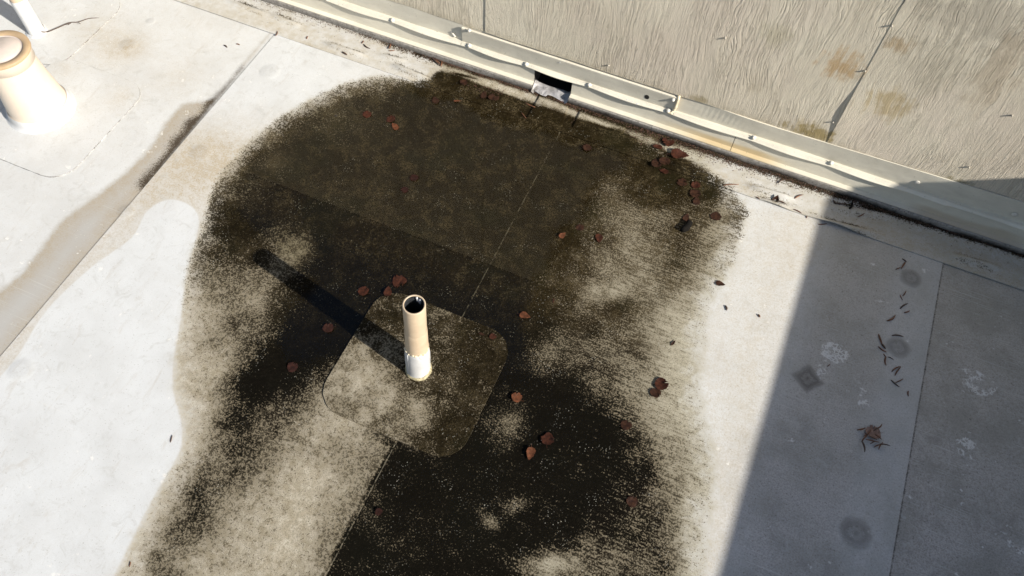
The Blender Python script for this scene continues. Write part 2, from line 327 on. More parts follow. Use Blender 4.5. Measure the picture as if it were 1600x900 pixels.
    # fastener plates telegraphing through
    plate = s.add(plate, s.add(s.mul(s.sub(n_mid, .5), .5), s.mul(s.sub(n_f, .5), .6))); pm = s.ramp(plate, 1.18, .86); ring = s.ramp(s.ma('ABSOLUTE', s.sub(plate, .62)), .20, .05); rc = s.ramp(plate, .22, .12)
    pd = s.mul(pm, s.add(.24, s.add(s.mul(ring, .09), s.mul(rc, .12)))); col = s.mix(s.ma('MINIMUM', s.mul(pd, s.add(.35, s.mul(grey, 2.6))), .85), col, (.11, .10, .09))
    # tan silt inside the pool stain
    n_frac = s.noise(17, 6, .72, dist=.6)
    sh = s.ramp(s.sep()[0], -.5, .0, .5, .22); ti = s.add(s.mul(s.ramp(s.add(st, s.mul(edge, 1.3)), -.010, .016), sh), s.mul(s.ramp(s.add(st, s.mul(s.sub(n_frac, .5), .20)), -.03, .085), s.sub(1.0, sh)))
    silt = s.mix(s.ramp(n_mid, .35, .68), (.45, .41, .33), (.34, .295, .215))
    silt = s.mix(s.mul(s.ramp(s.add(s.sep()[0], s.mul(s.sub(n_big, .5), .5)), -.65, -.15), .85), silt, (.42, .395, .31))
    silt = s.mix(s.ramp(n_f, .56, .42, 0.0, .7), silt, (.19, .165, .11))
    silt = s.mix(s.ramp(s.add(D, s.mul(s.sub(n_frac, .5), .35)), .15, .80), silt, (.14, .115, .075))
    silt = s.mix(s.mul(s.ramp(n_vf, .60, .72), .5), silt, (.62, .57, .46))
    rimm = s.mul(s.ramp(st, .035, .002), .35); silt = s.mix(rimm, silt, (.40, .35, .24))
    col = s.mix(ti, col, silt)
    # black algae in speckles
    sv = s.add(s.mul(s.sub(n_f, .5), 3.3), s.add(s.mul(s.sub(n_mid, .5), .6), s.add(s.mul(s.sub(n_lf, .5), .8), s.mul(s.sub(n_vf, .5), .8))))
    sv = s.add(sv, s.mul(s.sub(streak, .5), s.mul(s.ramp(s.sep()[0], -.45, .0), 1.5))); sv = s.add(sv, s.mul(s.sub(n_frac, .5), .5))
    v = s.add(s.add(D, s.ramp(D, .66, .95, 0.0, .20)), sv); dk = s.mul(s.ramp(v, .38, .64), s.ramp(D, .02, .2))
    dcol = s.mix(olive, (.0020, .0018, .0014), (.0085, .0058, .0020)); dcol = s.mix(s.ramp(s.add(s.mul(n_f, .5), s.mul(n_lf, .5)), .46, .68), dcol, s.mix(olive, (.0048, .0044, .0034), (.026, .0185, .008)))
    dcol = s.mix(s.mul(s.ramp(s.add(s.mul(n_vf, .5), s.mul(n_mid, .5)), .56, .70), .6), dcol, s.mix(olive, (.017, .015, .0115), (.085, .066, .036)))
    dcol = s.mix(s.mul(s.mul(s.ramp(n_frac, .46, .62), s.ramp(n_f, .46, .58)), s.mul(olive, .7)), dcol, (.10, .078, .042))
    dcol = s.mix(s.mul(s.ramp(s.noise(5, 3), .5, .66), .3), dcol, s.mix(olive, (.004, .0042, .003), (.010, .0115, .0045)))
    core = s.ramp(s.add(D, s.add(s.mul(s.sub(n_frac, .5), .5), s.mul(sv, .24))), .42, .80)
    dcol = s.mix(core, s.mix(s.ramp(s.add(s.mul(n_f, .6), s.mul(n_vf, .4)), .42, .58), (.026, .0205, .0115), (.095, .078, .05)), dcol)
    dk = s.mul(dk, s.add(.86, s.mul(core, .125)))
    col = s.mix(dk, col, dcol)
    # sparse salt-white specks in the dark
    salt = s.mul(s.ramp(s.voro(150), .20, .09), s.ramp(s.noise(11, 4, .7), .52, .66)); col = s.mix(s.mul(salt, .75), col, (.62, .60, .52))
    lt = s.mul(s.ramp(s.ma('ABSOLUTE', s.attr('lite')), .0020, .0006), s.ramp(s.noise(60, 4, .7), .44, .56)); col = s.mix(s.mul(lt, .34), col, (.30, .27, .20))
    # dirt caught along seams
    lw = s.mul(s.ramp(s.sub(line, s.mul(s.sub(n_f, .4), .005)), .0034, .0008), s.ramp(s.noise(26, 4, .7), .36, .58, .3, 1.0)); col = s.mix(s.mul(lw, .85), col, (.045, .035, .028))
    wet = s.ramp(D, .5, .95)
    rough = s.sub(.68, s.mul(wet, .08))
    h = s.add(s.mul(n_f, .5), s.add(s.mul(n_vf, .25), s.mul(dk, -.3)))
    nrm = s.bump(h, .0009, .8); nrm = s.bump(s.noise(3.5, 3), .006, .5, nrm); nrm = s.bump(s.ramp(plate, 1.25, .8), .0009, .5, nrm)
    s.bsdf(col, rough, nrm, s.sub(.14, s.mul(dk, .125))); return s.m

def mat_plain(name, c1, c2, rough=.5, sc=30, bump=.0006, spec=.5, stain=None, metal=0.0, wrinkle=0.0):
    s = NT(name); n = s.noise(sc, 5, .65); col = s.mix(s.ramp(n, .35, .68), c1, c2)
    if stain: col = s.mix(s.mul(s.ramp(s.noise(sc * .3, 5, .7), .52, .70), stain[1]), col, stain[0])
    nrm = s.bump(s.noise(sc * 6, 3), bump, .7)
    if wrinkle: nrm = s.bump(s.noise(sc * .8, 2, dist=1.0), wrinkle, 1.0, nrm)
    s.bsdf(col, rough, nrm, spec, metal); return s.m

def mat_metal():
    s = NT('painted_flashing'); x, y, z = s.sep()
    n = s.noise(9, 4, .6, s.mapv((1, 1, 3))); col = s.mix(s.ramp(n, .3, .7), (.70, .66, .55), (.62, .58, .48))
    # ochre rust stain run along the lower part of the metal
    sx = s.mul(s.ramp(x, -.30, .0), s.ramp(x, .28, .12)); sz = s.ramp(s.add(z, s.mul(s.sub(s.noise(5, 2), .5), .05)), .078, .06)
    col = s.mix(s.mul(s.mul(sx, sz), .65), col, (.52, .37, .15))
    sx2 = s.mul(s.ramp(x, .62, .72), s.ramp(x, 1.1, .95)); col = s.mix(s.mul(s.mul(sx2, sz), .5), col, (.42, .31, .19))
    col = s.mix(s.mul(s.ramp(s.noise(140, 3), .68, .74), .5), col, (.2, .17, .12))
    col = s.mix(s.mul(s.ramp(s.noise(22, 5, .7), .52, .72), .22), col, (.46, .42, .33))
    nrm = s.bump(s.noise(260, 2), .0004, .6); nrm = s.bump(s.noise(6, 3, .5, s.mapv((1, 1, 1.5))), .006, .5, nrm)
    s.bsdf(col, .5, nrm, .45); return s.m

def mat_siding():
    s = NT('painted_wood_grain_siding'); x, y, z = s.sep()
    w1 = s.noise(1, 3, .5, s.mapv((4, 1, 1.6))); w2 = s.noise(1, 3, .6, s.mapv((13, 1, 4.5)))
    xx = s.add(x, s.add(s.mul(s.sub(w1, .5), .13), s.mul(s.sub(w2, .5), .032)))
    v = s.comb(s.mul(xx, 58), s.mul(y, 2.0), s.mul(z, 3.6)); g1 = s.noise(1, 4, .62, v)
    v2 = s.comb(s.mul(xx, 210), 0.0, s.mul(z, 9)); g2 = s.noise(1, 4, .65, v2)
    ridge = s.ma('ABSOLUTE', s.sub(g1, .5)); ridge = s.ramp(ridge, .0, .05)            # thin sharp valleys and crests
    # brushed cross texture in places
    cr = s.noise(1, 3, .55, s.comb(s.mul(x, 22), 0.0, s.mul(s.add(z, s.mul(w1, .05)), 240))); crm = s.ramp(s.noise(3.2, 2), .46, .58)
    crm = s.mul(crm, s.ramp(x, .15, -.3)); gr = s.noise(330, 4, .75)
    calm = s.ramp(s.noise(6.5, 2, .5, s.mapv((1, 1, .5), (0, 0, 0), (2, 0, 5))), .38, .56, .12, 1.0)
    h = s.add(s.mul(s.mul(ridge, calm), 1.1), s.add(s.mul(g2, .75), s.add(s.mul(s.mul(cr, crm), .7), s.mul(gr, 1.5))))
    base = s.mix(s.ramp(s.noise(3, 5, .6), .35, .68), (.88, .805, .64), (.79, .71, .555))
    base = s.mix(s.ramp(s.noise(2.2, 4, .6, s.mapv((1, 1, .7), (0, 0, 0), (7, 0, 3))), .46, .66, 0.0, .45), base, (.80, .67, .56))
    base = s.mix(s.mul(s.ramp(g2, .56, .40), .40), base, (.46, .41, .32))
    base = s.mix(s.mul(s.ramp(gr, .62, .5), .12), base, (.75, .70, .60))
    def blob(cx, cz, rx, rz, col, k, b):
        d = s.ma('SQRT', s.add(s.ma('POWER', s.mul(s.sub(x, cx), 1 / rx), 2.0), s.ma('POWER', s.mul(s.sub(z, cz), 1 / rz), 2.0)))
        m = s.mul(s.ramp(s.add(d, s.add(s.mul(s.sub(g1, .5), 2.2), s.mul(s.sub(s.noise(28, 4, .7), .5), 2.4))), 1.2, .2), k); return s.mix(m, b, col)
    for q, rx, rz, col, k in [((1315,100),.065,.06,(.56,.38,.19),.85),((1268,203),.085,.05,(.36,.27,.10),.9),((1385,155),.07,.06,(.54,.41,.20),.7),((1405,65),.05,.03,(.44,.29,.13),.65),((1480,95),.16,.13,(.45,.40,.30),.35),
                              ((1540,20),.22,.12,(.36,.32,.25),.5),((1500,280),.05,.02,(.30,.25,.12),.7),((1570,310),.05,.02,(.30,.22,.11),.6),((1095,152),.04,.02,(.36,.29,.15),.7),((860,90),.05,.04,(.46,.42,.30),.3),((1215,50),.05,.05,(.50,.45,.28),.4),((1560,110),.06,.2,(.50,.38,.25),.35),((1180,130),.03,.04,(.47,.38,.25),.35)]:
        cx, cz = GW(q, 2.078); base = blob(cx, cz, rx, rz, col, k, base)
    low = s.mul(s.ramp(s.add(z, s.mul(s.sub(g1, .5), .08)), .225, .18), .35); base = s.mix(low, base, (.40, .34, .22))
    nrm = s.bump(h, .0043, 1.0)
    s.bsdf(base, .62, nrm, .3); return s.m

def mat_water():
    s = NT('shallow_water'); t = s.t.nodes.new('ShaderNodeBsdfTransparent'); t.inputs[0].default_value = (.80, .79, .74, 1)
    g = s.t.nodes.new('ShaderNodeBsdfGlossy'); g.inputs['Roughness'].default_value = .015; g.inputs[0].default_value = (1, 1, 1, 1)
    f = s.t.nodes.new('ShaderNodeFresnel'); bf = s.t.nodes.new('ShaderNodeNewGeometry').outputs['Backfacing']; s.put(f.inputs[0], s.add(1.33, s.mul(bf, 1 / 1.33 - 1.33)))
    b = s.bump(s.noise(6, 2), .0004, .3); s.t.links.new(b, g.inputs['Normal']); s.t.links.new(b, f.inputs['Normal'])
    film = s.attr('film'); film = s.mul(s.ramp(s.add(film, s.mul(s.sub(s.noise(70, 4, .7), .5), 1.2)), .1, .9), s.mx(s.attr('film'), .15))
    m = s.t.nodes.new('ShaderNodeMixShader'); s.t.links.new(s.mul(f.outputs[0], film), m.inputs[0])
    s.t.links.new(s.mix(film, (1, 1, 1), (.82, .81, .75)), t.inputs[0]); s.t.links.new(t.outputs[0], m.inputs[1]); s.t.links.new(g.outputs[0], m.inputs[2])
    s.t.links.new(m.outputs[0], s.out.inputs[0]); return s.m

def mat_leaf(name, c1, c2):
    s = NT(name); n = s.noise(120, 4, .6); col = s.mix(s.ramp(n, .35, .65), c1, c2)
    nrm = s.bump(s.noise(260, 3), .0012, .8); s.bsdf(col, .6, nrm, .12); return s.m

ROOF = mat_roof(); METAL = mat_metal(); SIDING = mat_siding(); WATER = mat_water()
def mat_upturn():
    s = NT('soiled_membrane_upturn'); x, y, z = s.sep(); n = s.noise(60, 5, .7); n2 = s.noise(7, 4, .6)
    col = s.mix(s.ramp(n, .35, .65), (.36, .34, .31), (.22, .205, .185)); col = s.mix(s.mul(s.ramp(s.noise(180, 3), .60, .68), .7), col, (.05, .04, .035))
    low = s.ramp(s.add(z, s.add(s.mul(s.sub(n, .5), .03), s.mul(s.sub(n2, .5), .05))), .034, .012); low = s.mul(low, s.ramp(x, -1.3, -.5, .45, 1.0))
    col = s.mix(s.mul(low, .93), col, (.018, .011, .008)); s.bsdf(col, .7, s.bump(n, .001, .8), .15); return s.m
UPTURN = mat_upturn()
WHITEM = mat_plain('white_membrane', (.62, .62, .615), (.55, .55, .54), .42, 18, .0004, .5, ((.5, .45, .36), .15), wrinkle=.002)
TANP = mat_plain('tan_painted_pipe', (.56, .445, .315), (.52, .405, .28), .45, 26, .0003, .5, ((.50, .40, .28), .25))
TANP2 = mat_plain('cream_painted_vent', (.64, .555, .455), (.60, .515, .42), .45, 14, .0003, .5)
TANRIM = mat_plain('tan_worn_rim', (.44, .315, .19), (.38, .27, .16), .5, 30, .0003, .5)
LID = mat_plain('pale_vent_lid', (.58, .50, .44), (.52, .45, .39), .5, 20, .0003)
INNER = mat_plain('pipe_inside', (.05, .055, .06), (.02, .02, .022), .35, 40, .0004)
SEAL = mat_plain('cream_sealant', (.72, .64, .47), (.62, .52, .36), .5, 80, .002)
BEAD = mat_plain('yellowed_sealant', (.52, .46, .28), (.22, .18, .10), .5, 160, .001)
DARKM = mat_plain('dark_void', (.012, .012, .013), (.007, .007, .008), .7)  # flat near-black colour standing in for shade inside openings
SCREW = mat_plain('painted_screw', (.68, .65, .57), (.55, .52, .45), .45, 200, .0004)
NAIL = mat_plain('weathered_nail', (.50, .46, .38), (.30, .26, .20), .5, 200, .0004)
GRIT = mat_plain('dark_grit', (.035, .026, .02), (.015, .012, .01), .8, 200)
DEBRIS = mat_plain('red_brown_debris', (.09, .04, .022), (.03, .016, .01), .8, 150)
BLACK = mat_plain('black_bark', (.007, .0065, .006), (.012, .010, .008), .9, 120, .002, .1)
TWIG = mat_plain('twig_bark', (.10, .06, .04), (.05, .03, .02), .7, 150, .0006)
NEEDLE = mat_plain('dry_needle', (.20, .082, .036), (.07, .032, .018), .6, 150, .0003)
GROUND = mat_plain('ground_earth', (.16, .14, .11), (.10, .09, .07), .9, 2)
COPE = mat_plain('coping_paint', (.56, .53, .46), (.50, .47, .40), .5, 8)
L_RED = mat_leaf('red_brown_leaf', (.060, .020, .011), (.030, .011, .007)); L_BRN = mat_leaf('brown_leaf', (.045, .020, .011), (.022, .010, .007)); L_ORG = mat_leaf('orange_brown_leaf', (.125, .045, .021), (.065, .026, .013)); L_SUNK = mat_leaf('sunken_leaf', (.035, .013, .009), (.02, .009, .007)); L_PNK = mat_leaf('pinkish_leaf', (.30, .20, .16), (.20, .13, .10))

# ------------------------------------------------------------------ mesh helpers
def link(name, verts, faces, mat, parent=None, smooth=True, tag=None):
    me = bpy.data.meshes.new(name); me.from_pydata([tuple(v) for v in verts], [], faces); me.validate(); me.update()
    if smooth: me.polygons.foreach_set('use_smooth', [True] * len(me.polygons))
    me.materials.append(mat); o = bpy.data.objects.new(name, me); scene.collection.objects.link(o)
    if parent: o.parent = parent
    if tag: props(o, **tag)
    return o
def props(o, label=None, category=None, group=None, kind=None):
    for k, v in (('label', label), ('category', category), ('group', group), ('kind', kind)):
        if v: o[k] = v
def thing(name, loc, **kw):
    o = bpy.data.objects.new(name, None); o.location = loc; o.empty_display_size = .05; scene.collection.objects.link(o); props(o, **kw); return o
def box(x0, x1, y0, y1, z0, z1):
    return [(x0,y0,z0),(x1,y0,z0),(x1,y1,z0),(x0,y1,z0),(x0,y0,z1),(x1,y0,z1),(x1,y1,z1),(x0,y1,z1)], [(0,3,2,1),(4,5,6,7),(0,1,5,4),(1,2,6,5),(2,3,7,6),(3,0,4,7)]
def boxes(name, bs, mat, parent=None, **kw):
    V, Fc = [], []
    for b in bs:
        v, f = box(*b); n = len(V); V += v; Fc += [tuple(i + n for i in q) for q in f]
    return link(name, V, Fc, mat, parent, smooth=False, **kw)
def lathe(name, prof, mat, parent=None, n=48, wob=0.0, lean=(0, 0), closed=False, seed=1, **kw):
    V, Fc = [], []; r_ = np.random.default_rng(seed); ph = r_.random(8) * 6.28
    for i, (r, z) in enumerate(prof):
        for k in range(n):
            a = 2 * math.pi * k / n; w = 1 + wob * (math.sin(2 * a + ph[0] + z * 30) + .6 * math.sin(5 * a + ph[1] + z * 55) + .5 * math.sin(9 * a + ph[2] - z * 80))
            V.append((r * w * math.cos(a) + lean[0] * z, r * w * math.sin(a) + lean[1] * z, z))
    for i in range(len(prof) - 1):
        for k in range(n): Fc.append((i * n + k, i * n + (k + 1) % n, (i + 1) * n + (k + 1) % n, (i + 1) * n + k))
    if closed: Fc.append(tuple((len(prof) - 1) * n + k for k in range(n)))
    return link(name, V, Fc, mat, parent, **kw)
def tube(pts, radii, n=6):
    V, Fc = [], []; P = [Vector(p) for p in pts]
    if not hasattr(radii, '__len__'): radii = [radii] * len(P)
    for i, p in enumerate(P):
        d = (P[min(i + 1, len(P) - 1)] - P[max(i - 1, 0)]).normalized(); u = d.cross(Vector((0, 0, 1)))
        if u.length < .01: u = Vector((1, 0, 0))
        u.normalize(); w = d.cross(u)
        for k in range(n):
            a = 2 * math.pi * k / n; V.append(tuple(p + (u * math.cos(a) + w * math.sin(a)) * radii[i]))
    for i in range(len(P) - 1):
        for k in range(n): Fc.append((i * n + k, i * n + (k + 1) % n, (i + 1) * n + (k + 1) % n, (i + 1) * n + k))
    Fc.append(tuple(range(n))[::-1]); Fc.append(tuple((len(P) - 1) * n + k for k in range(n)))
    return V, Fc
def join(parts):
    V, Fc = [], []
    for v, f in parts:
        n = len(V); V += list(v); Fc += [tuple(i + n for i in q) for q in f]
    return V, Fc
def set_attrs(me, A):
    for k, v in A.items():
        a = me.attributes.new(k, 'FLOAT', 'POINT'); a.data.foreach_set('value', np.asarray(v, np.float32).ravel())

def lines(a, b, lo, hi, st):
    c = [a] + [v for v in np.arange(math.ceil(a * 2) / 2, b, .5) if a < v < b and not (lo < v < hi)]
    f = list(np.arange(max(a, lo), min(b, hi), st)); r = sorted(set(np.round(c + f + [b], 5))); out = [r[0]]
    for v in r[1:]:
        if v - out[-1] > .002: out.append(v)
    out[-1] = b; return np.array(out)
def sheet(name, x0, x1, y0, y1, zf, kind, parent, thick=.004, step=.0085, label=None, extra=None):
    gx = lines(x0, x1, -2.95, 1.35, step); gy = lines(y0, y1, -.25, 2.06, step); X, Y = np.meshgrid(gx, gy)
    Z = zf(X, Y); nx, ny = len(gx), len(gy); V = np.stack([X, Y, Z], -1).reshape(-1, 3)
    idx = np.arange(nx * ny).reshape(ny, nx)
    Fc = np.stack([idx[:-1, :-1], idx[:-1, 1:], idx[1:, 1:], idx[1:, :-1]], -1).reshape(-1, 4).tolist()
    ring = list(idx[0, :]) + list(idx[1:, -1]) + list(idx[-1, -2::-1]) + list(idx[-2:0:-1, 0])
    n0 = len(V); low = V[ring].copy(); low[:, 2] -= thick; top2 = V[ring].copy()
    V = np.concatenate([V, top2, low]); m = len(ring)
    Fc += [(n0 + k, n0 + m + k, n0 + m + (k + 1) % m, n0 + (k + 1) % m) for k in range(m)]
    o = link(name, V.tolist(), Fc, ROOF, parent, smooth=True)
    set_attrs(o.data, attrs(V[:, 0].copy(), V[:, 1].copy(), kind))
    if label: o['label'] = label
    return o

# ------------------------------------------------------------------ roof
ground = boxes('ground', [(-60, 60, -60, 60, -4.2, -4.0)], GROUND, tag=dict(kind='structure'))
roof = boxes('roof', [(-9, 8, -7, 2.6, -.6, -.012)], WHITEM, tag=dict(kind='structure'))
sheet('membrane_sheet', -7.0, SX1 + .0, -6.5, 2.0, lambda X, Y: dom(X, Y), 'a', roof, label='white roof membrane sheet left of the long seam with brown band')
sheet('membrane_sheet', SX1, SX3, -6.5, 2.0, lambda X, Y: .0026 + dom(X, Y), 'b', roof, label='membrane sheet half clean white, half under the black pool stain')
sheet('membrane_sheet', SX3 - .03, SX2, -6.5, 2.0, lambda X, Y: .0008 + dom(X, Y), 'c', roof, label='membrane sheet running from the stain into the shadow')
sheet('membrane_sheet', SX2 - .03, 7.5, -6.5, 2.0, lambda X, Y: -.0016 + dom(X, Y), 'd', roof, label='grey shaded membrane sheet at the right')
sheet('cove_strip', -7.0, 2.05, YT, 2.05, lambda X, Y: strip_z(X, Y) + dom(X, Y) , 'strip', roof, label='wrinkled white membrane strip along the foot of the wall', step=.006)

def rounded(cx, cy, w, h, r, rot=0.0, n=8):
    P = []
    for (sx, sy, a0) in ((1, 1, 0), (-1, 1, 90), (-1, -1, 180), (1, -1, 270)):
        for k in range(n + 1):
            a = math.radians(a0 + 90 * k / n); P.append((sx * (w / 2 - r) + r * math.cos(a), sy * (h / 2 - r) + r * math.sin(a)))
    c, s = math.cos(rot), math.sin(rot); return [(cx + x * c - y * s, cy + x * s + y * c) for x, y in P]
def patch(name, poly, z, kind, parent, step=.006, bow=0.0, loc=None):
    P = np.array(poly); c0 = P.mean(0); rings = []; nr = int(max(np.ptp(P[:, 0]), np.ptp(P[:, 1])) / 2 / step)
    pts = []
    # resample the outline evenly
    Pc = np.vstack([P, P[:1]]); L = np.r_[0, np.cumsum(np.hypot(*np.diff(Pc, axis=0).T))]; m = int(L[-1] / step); t = np.linspace(0, L[-1], m, endpoint=False)
    R = np.stack([np.interp(t, L, Pc[:, 0]), np.interp(t, L, Pc[:, 1])], -1)
    R += (rng.random(R.shape) - .5) * .0012
    V = [np.r_[c0, 0]]; Fc = []
    for i in range(1, nr + 1): V += [np.r_[c0 + (q - c0) * i / nr, 0] for q in R]
    V = np.array(V); V[:, 2] = z + dom(V[:, 0], V[:, 1])
    for k in range(m): Fc.append((0, 1 + k, 1 + (k + 1) % m))
    for i in range(nr - 1):
        for k in range(m): Fc.append((1 + i * m + k, 1 + (i + 1) * m + k, 1 + (i + 1) * m + (k + 1) % m, 1 + i * m + (k + 1) % m))
    b = 1 + (nr - 1) * m; n0 = len(V); a = V[b:b + m].copy(); lo = a.copy(); lo[:, 2] -= .006; V = np.vstack([V, a, lo])
    for k in range(m): Fc.append((n0 + k, n0 + m + k, n0 + m + (k + 1) % m, n0 + (k + 1) % m))
    A = attrs(V[:, 0].copy(), V[:, 1].copy(), kind)
    if kind == 'a': A['line'] = np.abs(sdf(poly, V[:, 0].copy(), V[:, 1].copy())) + .0020
    if loc is not None: V = V - np.array([loc[0], loc[1], loc[2]])
    o = link(name, V.tolist(), Fc, ROOF, parent); set_attrs(o.data, A); return o

# standing water (a real thin sheet; the patch and strip rise above it)
wp = smooth_curve([G(p) for p in WATER_PX], 5)
gx = np.arange(-1.5, .35, .01); gy = np.arange(.05, 1.96, .01); X, Y = np.meshgrid(gx, gy); dw = sdf(wp, X, Y); dw = dw + (vnoise(X, Y, 14, 70) - .5) * .06 + (vnoise(X, Y, 40, 71) - .5) * .02
idx = np.arange(X.size).reshape(X.shape); keep = (dw[:-1, :-1] > -.03) & (dw[1:, 1:] > -.03) & (dw[:-1, 1:] > -.03) & (dw[1:, :-1] > -.03)
FW = np.stack([idx[:-1, :-1], idx[:-1, 1:], idx[1:, 1:], idx[1:, :-1]], -1)[keep]; used = np.unique(FW); rm = np.full(X.size, -1); rm[used] = np.arange(len(used))
VW = np.stack([X.ravel(), Y.ravel(), X.ravel() * 0 + .0052], -1)[used]
water = link('puddle_water', VW.tolist(), rm[FW].tolist(), WATER, smooth=False, tag=dict(kind='structure'))
_, pyw = back(VW[:, 0], VW[:, 1]); set_attrs(water.data, {'film': ss(-.02, .06, dw.ravel()[used]) * (1 - .72 * ss(520, 640, pyw))})

# ------------------------------------------------------------------ wall
SC0, SC1 = -.706, -.563          # scupper opening
wall = thing('parapet_wall', (0, 2.1, 0), label='beige wood grain siding wall with layered metal base flashing and scupper', category='wall')
wl = (0, 2.1, 0)
def W(v): return [(p[0], p[1] - 2.1, p[2]) for p in v]
def wbox(name, bs, mat, **kw): return boxes(name, [(b[0], b[1], b[2] - 2.1, b[3] - 2.1, b[4], b[5]) for b in bs], mat, wall, **kw)
XL, XR = -7.0, 2.05; ZT = 1.29
def hem(x): return .1895 + min(.03, .028 * max(0.0, x - .15)) + min(.02, .012 * max(0.0, -x - .95))
wbox('core', [(XL, SC0 - .004, 2.125, 2.32, -.01, ZT), (SC1 + .004, XR, 2.125, 2.32, -.01, ZT), (SC0 - .004, SC1 + .004, 2.125, 2.32, .125, ZT)], SIDING)
wbox('coping', [(XL, XR, 2.070, 2.345, ZT + .002, ZT + .02), (XL, XR, 2.064, 2.070, ZT - .012, ZT + .02)], SIDING)
S1, S2 = -.905, .317
def panel(x0, x1, y, zb, buckle=0.0):
    gx = np.linspace(x0, x1, max(3, int((x1 - x0) / .02))); gz_ = np.linspace(zb, ZT, 56); V, Fc = [], []
    for z in gz_:
        for x in gx:
            e = buckle * math.exp(-((x - x0) / .05) ** 2) * math.exp(-((z - .33) / .085) ** 2) if buckle else 0
            V.append((x, y - e - 2.1, z + ((hem(x) - ZB) + .0015 * math.sin(x * 9) * math.sin(x * 31 + 1) if z == gz_[0] else 0)))
    nx, nz = len(gx), len(gz_)
    for j in range(nz - 1):
        for i in range(nx - 1): Fc.append((j * nx + i, j * nx + i + 1, (j + 1) * nx + i + 1, (j + 1) * nx + i))
    ring = [i for i in range(nx)] + [j * nx + nx - 1 for j in range(1, nz)] + [(nz - 1) * nx + i for i in range(nx - 2, -1, -1)] + [j * nx for j in range(nz - 2, 0, -1)]
    n0 = len(V); a = [V[r] for r in ring]; V += a + [(p[0], .022, p[2]) for p in a]; m = len(ring)
    for k in range(m): Fc.append((n0 + k, n0 + (k + 1) % m, n0 + m + (k + 1) % m, n0 + m + k)[::-1])
    o = link('siding_panel', V, Fc, SIDING, wall, smooth=True); return o
ZB = .190
panel(XL, -2.125, 2.0668, ZB); panel(-2.122, S1 + .01, 2.0658, ZB); panel(S1, S2 + .008, 2.0634, ZB); panel(S2, S2 + 1.216, 2.0624, ZB + .003, .0045); panel(S2 + 1.219, XR, 2.0624, ZB)

# membrane upturn at the foot
def sweep(name, x0, x1, prof, mat, step=.02, **kw):
    gx = np.linspace(x0, x1, max(2, int((x1 - x0) / step))); V, Fc = [], []; P0 = prof(x0); n = len(P0)
    for x in gx: V += [(x, y - 2.1, z) for y, z in prof(x)]
    for i in range(len(gx) - 1):
        for k in range(n - 1): Fc.append((i * n + k, (i + 1) * n + k, (i + 1) * n + k + 1, i * n + k + 1))
    Fc.append(tuple(range(n))[::-1]); Fc.append(tuple((len(gx) - 1) * n + k for k in range(n)))
    return link(name, V, Fc, mat, wall, smooth=False, **kw)
def up(x): return [(2.060, -.01), (2.038, -.01), (2.036 + .0015 * math.sin(x * 7), .036), (2.0385, .0385), (2.060, .0388)]
segs_l = [XL, -2.6, -1.30, -.815, SC0]; segs_r = [SC1, -.245, .62, 1.5, XR]
for s_ in (segs_l, segs_r):
    for a, b in zip(s_[:-1], s_[1:]): sweep('membrane_upturn', a, b - .0016, up, UPTURN)
# lower fascia with its bright bottom ledge
def fascia(x): return [(2.10, .0395), (2.0395, .0395), (2.0385, .0425), (2.0560, .0445), (2.0575 + .0006 * math.sin(x * 13), .118), (2.10, .118)]
sweep('fascia_metal', XL, -1.93, fascia, METAL); sweep('fascia_metal', -1.929, SC0 - .001, fascia, METAL)
jx = GW((1149,215), 2.057)[0]
sweep('fascia_metal', SC1 + .001, jx - .001, fascia, METAL); sweep('fascia_metal', jx + .001, XR, fascia, METAL, step=.03)
# kick-out lip, bulging between screws
scr_x = [GW(q, 2.055)[0] for q in [(412,-45),(508,-15),(612,21),(733,62),(823,89),(922,124),(1046,166),(1180,209),(1303,247),(1436,283),(1592,330)]]
def lipbulge(x):
    for a, b in zip(scr_x[:-1], scr_x[1:]):
        if a <= x < b: t = (x - a) / (b - a); return math.sin(math.pi * t) ** 1.3 * (.007 if x < -.2 else (.006 if x < .75 else .001))
    return .002
def lip(x):
    b = lipbulge(x); y1 = 2.0520 - b * .9 + .003 * float(ss(.70, .82, x)); fb, ft = face_y(x)
    return [(2.10, .1185), (2.0575, .1180), (y1 - .002, .1085 - b * .2), (y1 - .001, .1105 - b * .2), (2.0605, .1165), (fb, .1185), (ft, hem(x) + .001), (2.112, hem(x) + .001)]
def face_y(x):
    if x < -.99: d = .0015 * math.sin(x * 9) * math.sin(x * 23); return 2.0675 + d, 2.0670 + d * .4
    if x < -.188: return 2.067, 2.067
    return 2.0670 + .002 * math.sin(x * 8), 2.0680 - .0090 * float(ss(-.14, .06, x))
sweep('counter_flashing', XL, -.996, lip, METAL, step=.018); sweep('counter_flashing', -.995, -.188, lip, METAL, step=.018); sweep('counter_flashing', -.187, XR, lip, METAL, step=.018)
def chan(x): return [(2.066, .119), (2.0612, .119), (2.0560, .179), (2.0563, .1825), (2.0628, .1840), (2.0628, .180), (2.066, .178)]
sweep('channel_cover', -.994, -.190, chan, METAL, step=.05)
c = GW((1011,151), 2.061); V = [(c[0], 2.0605 - 2.1, c[1])]; n = 20; rr = [(c[0] + .0085 * math.cos(a) , c[1] + .0105 * math.sin(a)) for a in np.linspace(0, 2 * math.pi, n, endpoint=False)]
def cy(z): return 2.0612 - (z - .119) / .06 * .0052 - .0006
V = [(c[0], cy(c[1]) - 2.1, c[1])] + [(x, cy(z) - 2.1, z) for x, z in rr]
link('vent_hole_disc', V, [(0, 1 + (k + 1) % n, 1 + k) for k in range(n)] , DARKM, wall, smooth=False)  # dark disc laid over the metal for the shade in a hole
